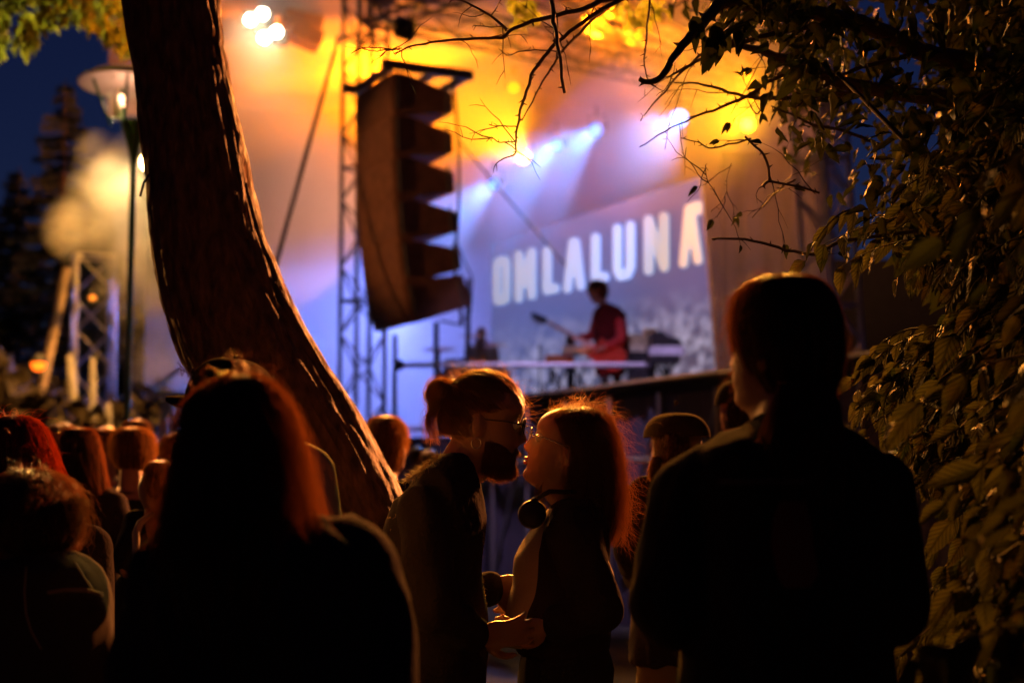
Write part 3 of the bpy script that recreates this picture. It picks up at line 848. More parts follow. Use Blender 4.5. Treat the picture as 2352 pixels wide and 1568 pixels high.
for bi, (pts, Y0, Y1, r0, r1) in enumerate(BR):
    path = smooth_path(pts, (Y0, Y1), 5, 0.005, bi)
    n = len(path)
    MB().tube(path, [(r0 + (r1 - r0) * i / (n - 1)) for i in range(n)], 7).build('branch', M['twig'], ot, True)
    for i in range(1, n - 1):
        rad = r0 + (r1 - r0) * i / (n - 1)
        if random.random() < 0.5:      # thorny spurs and nodes
            d = Vector((random.uniform(-1, 1), random.uniform(-.3, .3), random.uniform(-1, 1))).normalized()
            twm.tube([path[i], path[i] + d * (rad + random.uniform(.006, .014))], [rad * .8, .0006], 4)
        if random.random() < 0.13 and rad < .02:   # forking twigs
            q = path[i]; d = (path[i + 1] - path[i]).normalized() * (-1 if random.random() < .7 else 1)
            d = (d + Vector((random.uniform(-.7, .7), random.uniform(-.4, .4), random.uniform(-.9, .5)))).normalized()
            tp = [q]; L = random.uniform(.05, .20)
            for k in range(6):
                d = (d + Vector((random.uniform(-.35, .35), random.uniform(-.2, .2), random.uniform(-.35, .3)))).normalized()
                tp.append(tp[-1] + d * L / 6)
                if k in (2, 4) and random.random() < .6:
                    e = (d + Vector((random.uniform(-1, 1), 0, random.uniform(-1, 1)))).normalized()
                    twm.tube([tp[-1], tp[-1] + e * L * .15, tp[-1] + e * L * .28 + Vector((0, 0, -.006))], [.0011, .0009, .0005], 4)
            twm.tube(tp, [.0018, .0016, .0014, .0012, .001, .0008, .0005], 4)
            tips.append((tp[-1], tp[-3]))
o = twm.build('twigs', M['twig'], ot); o['kind'] = 'stuff'
# leaves of the overhanging tree: sprays that thicken towards the right
items = []
def dens_top(x, y):
    if y < 0 or y > 620: return 0.0
    edge = np.interp(y, [0, 60, 130, 200, 300, 420, 520, 620], [1500, 1560, 1680, 1700, 1750, 1850, 1940, 2000])
    return max(0.0, min(1.0, (x - edge) / 300.0))
random.seed(21)
tries = 0
while len(items) < 2300 and tries < 60000:
    tries += 1
    x = random.uniform(1450, 2450); y = random.uniform(-80, 640)
    d = dens_top(x, max(0, y))
    if x > 1940 and 560 < y: continue
    clump = noise.noise(Vector((x * .012, y * .012, 4)))
    if random.random() > d * (0.9 + 1.6 * clump): continue
    Yd = random.uniform(3.9, 6.2) if random.random() < .75 else random.uniform(3.2, 3.9)
    c = P(x, y, Yd)
    for k in range(random.randint(2, 5)):
        p = c + Vector((random.gauss(0, .035), random.gauss(0, .05), random.gauss(0, .03)))
        tip = Vector((random.uniform(-1, .6), random.uniform(-.6, .6), random.uniform(-1.2, .15)))
        items.append((p, tip, Vector((random.uniform(-1, .4), random.uniform(-1, .2), random.uniform(-.2, 1))), random.uniform(.042, .082)))
for (a, b) in tips:     # a few leaves at the twig ends
    if a.x > .55 and random.random() < .75:
        for k in range(2):
            items.append((a, (a - b) + Vector((random.uniform(-.02, .02), 0, -.01)), Vector((random.uniform(-1, 1), -1, .5)), random.uniform(.02, .045)))
for x, y in ((1655, 75), (1690, 60), (1625, 85), (1870, 60), (1600, 45), (1925, 45), (1640, 55)):
    for k in range(3):
        p = P(x + random.uniform(-14, 14), y + random.uniform(-8, 8), 3.65)
        items.append((p, Vector((random.uniform(-.5, .5), 0, -1)), Vector((random.uniform(-.7, .7), -1, .4)), random.uniform(.05, .085)))
put_leaves(items, M['leaf2'], ot, 300)

# pale blurred leaves hanging behind the twigs at the top
hl = thing('blossom_branch', P(1500, -40, 8), 'pale yellow leaves on a spray at the top edge before the stage roof', 'branch')
MB().tube([P(1640, -60, 8), P(1560, 10, 8), P(1490, 45, 8), P(1440, 60, 8)], [.01, .008, .006, .003], 6).build('stem', M['twig'], hl)
its = []
for x, y, s_ in ((1470, 30, 16), (1490, 10, 14), (1215, 8, 10), (1175, 4, 10), (1205, 42, 9), (1220, 30, 8), (1430, 8, 14), (1510, 32, 12), (1460, 50, 10)):
    for k in range(12):
        its.append((P(x + random.gauss(0, s_), y + random.gauss(0, s_ * .7), 8 + random.gauss(0, .1)), Vector((random.uniform(-1, 1), random.uniform(-.5, .5), -.6)), Vector((random.uniform(-1, 1), random.uniform(-1, 1), .8)), .075))
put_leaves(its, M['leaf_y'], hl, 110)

# ------------------------------------------------------------------ bush at the right
random.seed(5)
bs = thing('shrub', Vector((2.1, 3.2, 0)), 'tall arching bush with drooping veined leaves lit orange at the right edge', 'bush')
for k in range(9):
    a = Vector((2.1 + random.uniform(-.25, .35), 3.2 + random.uniform(-.5, .5), 0))
    pts = [a]; d = Vector((random.uniform(-.25, .1), random.uniform(-.15, .1), 1)).normalized()
    for i in range(9):
        d = (d + Vector((random.uniform(-.12, .06), random.uniform(-.1, .1), 0))).normalized(); pts.append(pts[-1] + d * .32)
    MB().tube(pts, [.022 - .0018 * i for i in range(10)], 7).build('stem', M['twig'], bs, True)
items = []; sm_ = MB()
def left_edge(y):
    return np.interp(y, [300, 450, 560, 640, 700, 780, 830, 900, 1000, 1100, 1200, 1300, 1400, 1480, 1568, 1700], [2090, 2010, 1970, 2060, 2215, 2120, 1990, 1965, 1985, 2060, 2130, 2170, 2130, 2050, 2010, 1990])
def shoot(E, Lc, n, size, Yrow):
    S0 = E + Vector((random.uniform(.25, .45) * Lc, random.uniform(.0, .25), random.uniform(-.02, .26) * Lc))
    mid = (E + S0) / 2 + Vector((0, 0, random.uniform(.05, .14) * Lc))
    pts = []
    for i in range(9):
        t = i / 8; pts.append(S0 * (1 - t) ** 2 + mid * 2 * t * (1 - t) + E * t * t)
    sm_.tube(pts, [.0035 - .0003 * i for i in range(9)], 5)
    for i in range(n):
        t = 0.1 + 0.9 * i / (n - 1)
        q = S0 * (1 - t) ** 2 + mid * 2 * t * (1 - t) + E * t * t
        side = 1 if i % 2 else -1
        tip = Vector((-0.75 + random.gauss(0, .35), side * .45 + random.gauss(0, .2), -1.0 + random.gauss(0, .28)))
        nr = Vector((-.8 + random.gauss(0, .4), -.25 * side - .75 + random.gauss(0, .3), .5 + random.gauss(0, .3)))
        s_ = size * random.uniform(.65, 1.2) * (0.75 if i == n - 1 else 1)
        items.append((q, tip, nr, s_))
for k in range(270):
    y = random.uniform(330, 1640)
    le_ = left_edge(y)
    x = le_ + abs(random.gauss(0, 1)) * 150 + (random.uniform(0, 260) if random.random() < .5 else 0)
    if x > 2480: x = random.uniform(le_, 2450)
    f = (x - le_) / 400.0
    if y < 700: Yr = random.uniform(3.0, 4.6)
    elif y < 1120: Yr = 3.75 - 1.1 * max(0, f) * random.uniform(.4, 1.2) + random.uniform(-.12, .25)
    else: Yr = random.uniform(2.7, 3.7) - .5 * max(0, f)
    if random.random() < 0.08 and f > .15: Yr = random.uniform(1.9, 2.6)
    if 1130 < y < 1380 and x < 2200 and random.random() < .7: continue
    Yr = max(1.6, Yr)
    shoot(P(x, y, Yr), random.uniform(.7, 1.2), random.randint(6, 9), random.uniform(.078, .118), Yr)
for x, y, Y in ((1962, 868, 3.62), (1975, 850, 3.6), (2010, 900, 3.62), (1985, 930, 3.6), (2040, 880, 3.65), (2090, 850, 3.6), (1990, 985, 3.55), (2015, 1545, 3.3), (2040, 1480, 3.2), (2100, 1460, 3.3), (2150, 1240, 3.3), (2170, 1300, 3.2), (2100, 1100, 3.4), (1850, 600, 3.7), (1895, 560, 3.6), (1935, 610, 3.7), (2120, 610, 3.6), (2095, 640, 3.7)):
    shoot(P(x, y, Y), .8, 6, .095, Y)
o = sm_.build('shoots', M['twig'], bs); o['kind'] = 'stuff'
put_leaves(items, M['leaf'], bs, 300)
# dark inner mass behind the shoots
its = []
for k in range(4600):
    y = random.uniform(-90, 1750); x = left_edge(y) + random.uniform(90, 560)
    p = P(x, y, random.uniform(3.8, 5.0) if y > 300 else random.uniform(5.0, 6.6))
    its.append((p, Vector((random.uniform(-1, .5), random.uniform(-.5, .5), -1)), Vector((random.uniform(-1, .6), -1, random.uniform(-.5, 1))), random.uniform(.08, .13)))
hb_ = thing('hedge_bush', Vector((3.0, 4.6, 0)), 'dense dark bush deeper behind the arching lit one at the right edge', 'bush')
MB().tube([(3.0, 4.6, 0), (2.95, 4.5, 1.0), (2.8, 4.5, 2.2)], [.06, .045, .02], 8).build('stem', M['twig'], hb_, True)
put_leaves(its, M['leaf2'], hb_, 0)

# ------------------------------------------------------------------ lit crown, upper left
ct = thing('lit_tree', Vector((-4.6, 10.0, 0)), 'tree with yellow green lit leaves reaching into the upper left corner', 'tree')
MB().tube([(-4.6, 10, 0), (-4.5, 10, 2.4), (-4.3, 9.9, 4.2), (-3.4, 9.6, 5.0), (-2.8, 9.4, 5.15)], [.18, .14, .11, .06, .03], 12).build('trunk', M['bark'], ct, True)
random.seed(9); its = []
while len(its) < 2400:
    x = random.uniform(-160, 330); y = random.uniform(-160, 135)
    lim = np.interp(x, [-160, 0, 60, 110, 170, 230, 300], [120, 118, 120, 62, 40, 75, 125]) + 14 * noise.noise(Vector((x * .05, 1, 1)))
    if y > lim: continue
    if noise.noise(Vector((x * .02, y * .02, 8))) < -.28: continue
    its.append((P(x, y, random.uniform(8.6, 10.6)), Vector((random.uniform(-.6, .6), random.uniform(-.5, .5), -1)), Vector((random.uniform(-1, 1), random.uniform(-1, .4), random.uniform(-.8, .8))), random.uniform(.06, .11)))
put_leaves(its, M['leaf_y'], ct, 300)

# ------------------------------------------------------------------ conifers and far woods
def conifer(px, Y, h, w, label, seed):
    rnd = random.Random(seed)
    b = P(px, 1085, Y); b.z = 0
    t = thing('conifer', b, label, 'tree', 'dark conifers against the evening sky')
    MB().tube([b, b + Vector((0, 0, h))], [.22, .02], 8).build('trunk', M['twig'], t)
    m = MB()
    z = h * .12
    while z < h:
        f = 1 - z / h; L = w * (f ** .8) + .15
        for k in range(7):
            a = rnd.uniform(0, 6.283); d = Vector((math.cos(a), math.sin(a), 0))
            LL = L * rnd.uniform(.7, 1.15)
            prev = b + Vector((0, 0, z))
            segs = 5
            for s_ in range(segs):
                f0 = (s_ + 1) / segs
                q = b + d * LL * f0 + Vector((0, 0, z - LL * .25 * f0 + .1 * LL * f0 * f0))
                sd = d.cross(Vector((0, 0, 1)))
                for e in (-1, 1):
                    for r_ in range(3):
                        u = prev.lerp(q, r_ / 3)
                        m.add([u, u + sd * e * LL * .16 * (1.1 - f0 * .5) + d * .15 * LL + Vector((0, 0, -rnd.uniform(.05, .22))), u + d * .16 * LL + Vector((0, 0, -.02))], [(0, 1, 2)])
                m.add([prev, q, q + Vector((0, 0, -rnd.uniform(.1, .3)))], [(0, 1, 2)])
                prev = q
        z += h / 46
    o = m.build('crown', M['needle'], t)
conifer(125, 30, 9.9, 1.9, 'tallest dark conifer at the far left beside the leafy corner', 1)
conifer(20, 31, 8.2, 1.9, 'dark conifer cut by the left edge of the picture', 2)
conifer(215, 33, 8.0, 1.5, 'dark conifer just left of the lamp post', 3)
def far_wood(name, x0, x1, Y, ztop, mat, label, n, seed, size=.35, kind='stuff'):
    rnd = random.Random(seed); vs = []; its = []
    V = []; F = []
    for k in range(n):
        x = rnd.uniform(x0, x1); top = ztop * (0.75 + .25 * noise.noise(Vector((x * .4, seed, 0))))
        z = rnd.uniform(0, top); y = Y + rnd.uniform(-1, 1)
        a = len(V)
        for e in range(3): V.append((x + rnd.gauss(0, size), y + rnd.gauss(0, size), z + rnd.gauss(0, size)))
        F.append((a, a + 1, a + 2))
    o = np_mesh(name, V, F, mat, None, False)
    o['kind'] = kind
    return o
M['dark_leaf'] = simple('dark_foliage', (0.03, 0.035, 0.02), 0.8)
far_wood('far_trees', -40, 40, 46, 7.5, M['dark_leaf'], None, 26000, 4, .5)
far_wood('far_bushes', -9.5, -5.2, 22, 3.9, simple('bush_foliage', (0.03, 0.022, 0.014), .7), None, 9000, 6, .13)
MB().box((0, 47.5, 2.5), (120, .5, 5)).build('far_hedge', M['dark_leaf']); bpy.data.objects['far_hedge']['kind'] = 'structure'

# ------------------------------------------------------------------ lamp post
LY = 11.5
lc = P(282, 195, LY); lp = P(292, 960, LY)
lt = thing('street_lamp', Vector((lp.x, LY, 0)), 'green street lamp with a mushroom shade left of the leaning trunk', 'street lamp')
M['shade'] = simple('lamp_shade_white', (0.6, 0.5, 0.45), .4, var=.05)
Mtilt = Matrix.Rotation(R(-3), 3, 'X')
rr = 105 / FPX * LY
MB().lathe(P(284, 192, LY), [(0.0, .12), (rr * .35, .11), (rr * .7, .07), (rr, .0), (rr * 1.0, -.02), (rr * .96, -.015), (rr * .6, .04), (rr * .3, .06), (0, .06)], 40, Mtilt).build('lamp_shade', M['shade'], lt, True)
gm, nt, pg = mat_new('lamp_glass'); pg.inputs['Base Color'].default_value = (.95, .85, .7, 1); pg.inputs['Roughness'].default_value = .15; pg.inputs['Transmission Weight'].default_value = .6; pg.inputs['IOR'].default_value = 1.1; pg.inputs['Alpha'].default_value = .12
MB().lathe(P(285, 275, LY), [(.10, -.0), (.135, .10), (.15, .22), (.14, .26)], 28).build('lamp_glass', gm, lt, True)
pl = bpy.data.lights.new('lamp_light', 'POINT'); pl.energy = 9; pl.color = (1, .5, .3); pl.shadow_soft_size = .05
po = bpy.data.objects.new('lamp_light', pl); COL.objects.link(po); po.parent = lt; po.location = P(278, 232, LY) - lt.location
MB().lathe(P(270, 270, LY), [(.0, 0), (.035, .0), (.035, .13), (.02, .16), (.02, .24), (0, .25)], 12).build('bulb', simple('frosted_bulb', (.85, .75, .6), .4), lt, True)
bc = P(284, 280, LY)
for a in (20, 110, 200, 290):
    d = Vector((math.cos(R(a)), math.sin(R(a)), 0))
    MB().tube([bc + d * .10 + Vector((0, 0, -.04)), bc + d * .25 + Vector((0, 0, .34))], .013, 6).build('strut', M['pole_green'] if a != 20 else M['shade'], lt)
def zpy(y): return P(285, y, LY).z
MB().lathe(Vector((lp.x, LY, 0)), [(.02, zpy(278)), (.115, zpy(279)), (.10, zpy(295)), (.045, zpy(345)), (.028, zpy(366)), (.028, .25), (.05, .24), (.06, .0)], 20).build('post', M['pole_green'], lt, True)
# ------------------------------------------------------------------ people: skin, cloth, hair
def skin_mat(name, col):
    m = simple(name, col, 0.5, var=0.08, scale=30, bump=0.1, bscale=150)
    p = m.node_tree.nodes['Principled BSDF']
    p.inputs['Subsurface Weight'].default_value = 0.15; p.inputs['Subsurface Scale'].default_value = 0.02
    p.inputs['Subsurface Radius'].default_value = (1, .3, .15)
    return m
def hair_mat(name, col, trans, tcol):
    m, nt, p = mat_new(name); out = nt.nodes['Material Output']
    p.inputs['Base Color'].default_value = col + (1,); p.inputs['Roughness'].default_value = 0.38
    p.inputs['Specular IOR Level'].default_value = 0.6
    tr = nt.nodes.new('ShaderNodeBsdfTranslucent'); tr.inputs['Color'].default_value = tcol + (1,)
    ms = nt.nodes.new('ShaderNodeMixShader'); ms.inputs[0].default_value = trans
    nt.links.new(p.outputs[0], ms.inputs[1]); nt.links.new(tr.outputs[0], ms.inputs[2]); nt.links.new(ms.outputs[0], out.inputs[0])
    return m
def fabric(name, col, weave=220):
    m = simple(name, col, 0.95, spec=0.0, var=0.15, scale=6, bump=0.35, bscale=weave)
    m.node_tree.nodes['Principled BSDF'].inputs['Sheen Weight'].default_value = 0.04
    return m
M['skin'] = skin_mat('skin', (0.30, 0.16, 0.11)); M['skin2'] = skin_mat('skin_fair', (0.38, 0.22, 0.16))
for n_, c_ in (('dark', (.02, .011, .008)), ('brown', (.07, .034, .016)), ('auburn', (.09, .025, .01)), ('fair', (.26, .16, .08))):
    M[n_ + '_shell'] = simple(n_ + '_hair_mass', c_, .95, spec=.05, var=.4, scale=25, bump=.8, bscale=90)
M['eye'] = simple('eyeball', (0.7, 0.7, 0.68), .2, var=.05)
M['hair_dark'] = hair_mat('dark_hair', (0.035, 0.018, 0.012), 0.45, (0.65, 0.36, 0.18))
M['hair_brown'] = hair_mat('brown_hair', (0.12, 0.055, 0.025), 0.42, (0.95, 0.62, 0.28))
M['hair_red'] = hair_mat('auburn_hair', (0.16, 0.04, 0.015), 0.45, (0.95, 0.30, 0.09))
M['hair_fair'] = hair_mat('fair_hair', (0.35, 0.2, 0.09), 0.45, (0.8, 0.5, 0.2))
M['tee_black'] = fabric('black_tee', (0.022, 0.020, 0.020)); M['tee_light'] = fabric('pale_tee', (0.36, 0.32, 0.24)); M['jacket'] = fabric('dark_jacket', (0.03, 0.025, 0.028), 120)
M['denim'] = fabric('faded_denim', (0.06, 0.05, 0.04), 300); M['trousers'] = fabric('dark_trousers', (0.03, 0.03, 0.035)); M['khaki'] = fabric('khaki_trousers', (0.2, 0.16, 0.08))
M['cap'] = fabric('cap_cloth', (0.02, 0.017, 0.017), 300); M['shoe'] = simple('shoe', (0.03, 0.03, 0.03), .6)
M['dark_red'] = fabric('dark_red_shirt', (.06, .009, .010), 60)
M['glass_dark'] = simple('sunglass_lens', (0.01, 0.01, 0.012), .1); M['metal_thin'] = simple('thin_metal', (.75, .7, .6), .25, 1.0)

F_Z = [-.118, -.110, -.100, -.088, -.076, -.068, -.061, -.055, -.049, -.042, -.034, -.026, -.014, .0, .012, .022, .034, .046, .062, .080, .096, .108, .116, .120]
F_Y = [.045, .074, .090, .094, .085, .088, .094, .088, .096, .090, .090, .091, .090, .087, .084, .085, .092, .095, .093, .083, .066, .046, .026, .0]
F_N = [0, 0, 0, 0, 0, 0, 0, 0, 0, .002, .008, .028, .026, .018, .011, .005, .001, 0, 0, 0, 0, 0, 0, 0]
B_Y = [.0, -.005, -.012, -.022, -.036, -.045, -.053, -.060, -.066, -.074, -.082, -.088, -.096, -.101, -.103, -.104, -.103, -.100, -.093, -.079, -.060, -.041, -.022, .0]
W_X = [.018, .028, .038, .048, .055, .058, .060, .062, .064, .066, .067, .068, .070, .072, .074, .075, .077, .078, .076, .068, .054, .038, .021, .0]
def head_pts(Mh, s=1.0, nu=56, nz=64, grow=0.0, ymax=None, fem=False):
    V = []; Fc = []
    for j in range(nz + 1):
        z = -.118 + (.238) * (0.5 - 0.5 * math.cos(math.pi * j / nz))
        f = np.interp(z, F_Z, F_Y); b = np.interp(z, F_Z, B_Y); w = np.interp(z, F_Z, W_X); nb = np.interp(z, F_Z, F_N)
        for i in range(nu):
            th = 2 * math.pi * i / nu
            sx, cy_ = math.sin(th), math.cos(th)
            x = w * math.copysign(abs(sx) ** .85, sx)
            y = (f if cy_ > 0 else -b) * math.copysign(abs(cy_) ** (.8 if cy_ > 0 else .95), cy_)
            if cy_ > 0:
                y += nb * math.exp(-(x / .011) ** 2) * (1.0 if not fem else .95)
                y -= .010 * math.exp(-((abs(x) - .031) / .014) ** 2 - ((z - .012) / .011) ** 2)
                y += .004 * math.exp(-((abs(x) - .045) / .02) ** 2 - ((z + .02) / .02) ** 2)
            V.append(Mh @ Vector((x * (s + grow * 12), y * (s + grow * 10), z * (s + grow * 8))))
    for j in range(nz):
        for i in range(nu):
            Fc.append((j * nu + i, j * nu + (i + 1) % nu, (j + 1) * nu + (i + 1) % nu, (j + 1) * nu + i))
    Fc.append(tuple(range(nu))[::-1]); Fc.append(tuple(nz * nu + i for i in range(nu)))
    return V, Fc
def rotm(yaw, pitch=0, roll=0):
    """yaw 0 looks away from the camera (+Y), positive turns left; pitch positive looks up"""
    return Matrix.Rotation(R(yaw), 3, 'Z') @ Matrix.Rotation(R(pitch), 3, 'X') @ Matrix.Rotation(R(roll), 3, 'Y')
def remesh(mb, name, vox, mat, parent, wrinkle=0.0, wsc=6.0, smooth_it=1, seed=0.0):
    w = wloc(parent)
    me = mb.mesh(name + '_raw', w)
    o = bpy.data.objects.new('tmp', me); COL.objects.link(o)
    md = o.modifiers.new('r', 'REMESH'); md.mode = 'VOXEL'; md.voxel_size = vox; md.use_smooth_shade = True
    if smooth_it:
        sm = o.modifiers.new('s', 'SMOOTH'); sm.iterations = smooth_it; sm.factor = .5
    dg = bpy.context.evaluated_depsgraph_get()
    m2 = bpy.data.meshes.new_from_object(o.evaluated_get(dg)); m2.name = name
    bpy.data.objects.remove(o); bpy.data.meshes.remove(me)
    if wrinkle:
        n = len(m2.vertices); co = np.zeros(n * 3, np.float32); no = np.zeros(n * 3, np.float32)
        m2.vertices.foreach_get('co', co); m2.vertices.foreach_get('normal', no)
        co = co.reshape(-1, 3); no = no.reshape(-1, 3)
        d = np.empty(n, np.float32)
        for i in range(n):
            x, y, z = co[i]
            q = Vector((x * wsc * 1.6 + seed, y * wsc * 1.6, z * wsc * 0.8 + .7 * x * wsc))
            d[i] = 1 - 2.2 * abs(noise.noise(q)) + .5 * noise.noise(q * 2.3)
        co += no * (d * wrinkle)[:, None]
        m2.vertices.foreach_set('co', co.ravel()); m2.update()
    m2.polygons.foreach_set('use_smooth', [True] * len(m2.polygons))
    m2.materials.clear(); m2.materials.append(mat)
    return obj_from_mesh(name, m2, parent)
def capsule(mb, a, b, ra, rb, n=14, seg=4):
    a = Vector(a); b = Vector(b)
    mb.ball(a, ra, nu=12, nv=8); mb.ball(b, rb, nu=12, nv=8)
    mb.tube([a.lerp(b, i / seg) for i in range(seg + 1)], [ra + (rb - ra) * i / seg for i in range(seg + 1)], n)
def hand(mb, w, d, pn, s=1.0, curl=0.35, side=1):
    """palm and five fingers; d along the hand, pn the way the palm looks"""
    d = Vector(d).normalized(); pn = Vector(pn); pn = (pn - d * pn.dot(d)).normalized(); x = d.cross(pn) * side
    Mx = Matrix((x, d, pn)).transposed()
    mb.ball(w + d * .05 * s, (.042 * s, .056 * s, .017 * s), Mx, nu=14, nv=10)
    for k, (off, L, sp) in enumerate(((-.030, .064, -.16), (-.010, .074, -.04), (.010, .070, .06), (.029, .056, .2))):
        p = w + d * .088 * s + x * off * s; dr = (d + x * sp).normalized(); r = .0092 * s
        pts = [p - d * .02 * s, p]; a = 0
        for q in range(3):
            a += curl * (1 + .15 * k); dv = (dr * math.cos(a) + pn * math.sin(a))
            pts.append(pts[-1] + dv * L * s * (.45, .31, .24)[q])
        mb.tube(pts, [r * 1.1, r * 1.08, r, r * .92, r * .75], 8); mb.ball(pts[-1], r * .78, nu=8, nv=6)
    p = w + d * .025 * s - x * .034 * s; dr = (d * .6 - x * .75 + pn * .25).normalized()
    pts = [p, p + dr * .034 * s, p + dr * .034 * s + (dr + d * .5 + pn * curl).normalized() * .03 * s]; pts.append(pts[-1] + (d + pn * curl).normalized() * .024 * s)
    mb.tube(pts, [.014 * s, .0125 * s, .011 * s, .008 * s], 8); mb.ball(pts[-1], .008 * s, nu=8, nv=6)
def torso(mb, pel, neck, right, s, grow, rings, t0=-9, t1=9):
    up = (neck - pel); L = up.length; up.normalize(); right = (right - up * right.dot(up)).normalized(); fw = up.cross(right)
    n = 28; vs = []; k = 0
    for (t, w, d, y) in rings:
        if t < t0 or t > t1: continue
        c = pel + up * L * t + fw * y * s
        for i in range(n):
            a = 2 * math.pi * i / n
            ex = math.copysign(abs(math.cos(a)) ** .9, math.cos(a)); ey = math.copysign(abs(math.sin(a)) ** .9, math.sin(a))
            vs.append(c + right * ex * (w * s + grow) + fw * ey * (d * s + grow))
        k += 1
    fs = [(j * n + i, j * n + (i + 1) % n, (j + 1) * n + (i + 1) % n, (j + 1) * n + i) for j in range(k - 1) for i in range(n)]
    fs += [tuple(range(n))[::-1], tuple((k - 1) * n + i for i in range(n))]
    mb.add(vs, fs)
RM = [(-.16, .150, .11, -.01), (0, .168, .118, -.01), (.15, .160, .110, 0), (.32, .150, .104, .005), (.5, .160, .112, .01), (.68, .172, .122, .008), (.82, .168, .112, -.002), (.92, .12, .085, -.01), (1.0, .068, .066, -.01)]
RF = [(-.16, .165, .12, -.015), (0, .175, .122, -.015), (.15, .155, .105, -.005), (.32, .130, .092, .003), (.5, .138, .104, .014), (.66, .150, .118, .018), (.82, .148, .098, .0), (.92, .105, .075, -.008), (1.0, .058, .058, -.008)]
def px_body(m, rows, Y, dep, n=40):
    """torso of a garment from its outline: rows of (row, left, right) at distance Y, dep = half thickness in metres"""
    k = []
    NR = len(rows); K = (NR - 1) * 4 + 1
    yy = np.interp(np.linspace(0, NR - 1, K), np.arange(NR), [r[0] for r in rows])
    xl = np.interp(np.linspace(0, NR - 1, K), np.arange(NR), [r[1] for r in rows]); xr = np.interp(np.linspace(0, NR - 1, K), np.arange(NR), [r[2] for r in rows])
    vs = []
    wmax = max(r[2] - r[1] for r in rows)
    for j in range(K):
        c = P((xl[j] + xr[j]) / 2, yy[j], Y); a = (xr[j] - xl[j]) / 2 / FPX * Y; d = dep * min(1.0, .45 + .75 * (xr[j] - xl[j]) / wmax)
        for i in range(n):
            t_ = 2 * math.pi * i / n
            ex = math.copysign(abs(math.cos(t_)) ** .85, math.cos(t_)); ey = math.copysign(abs(math.sin(t_)) ** .85, math.sin(t_))
            vs.append(c + Vector((a * ex, d * ey, 0)))
    fs = [(j * n + i, (j + 1) * n + i, (j + 1) * n + (i + 1) % n, j * n + (i + 1) % n) for j in range(K - 1) for i in range(n)]
    fs += [tuple(range(n)), tuple((K - 1) * n + i for i in range(n))[::-1]]
    m.add(vs, fs)
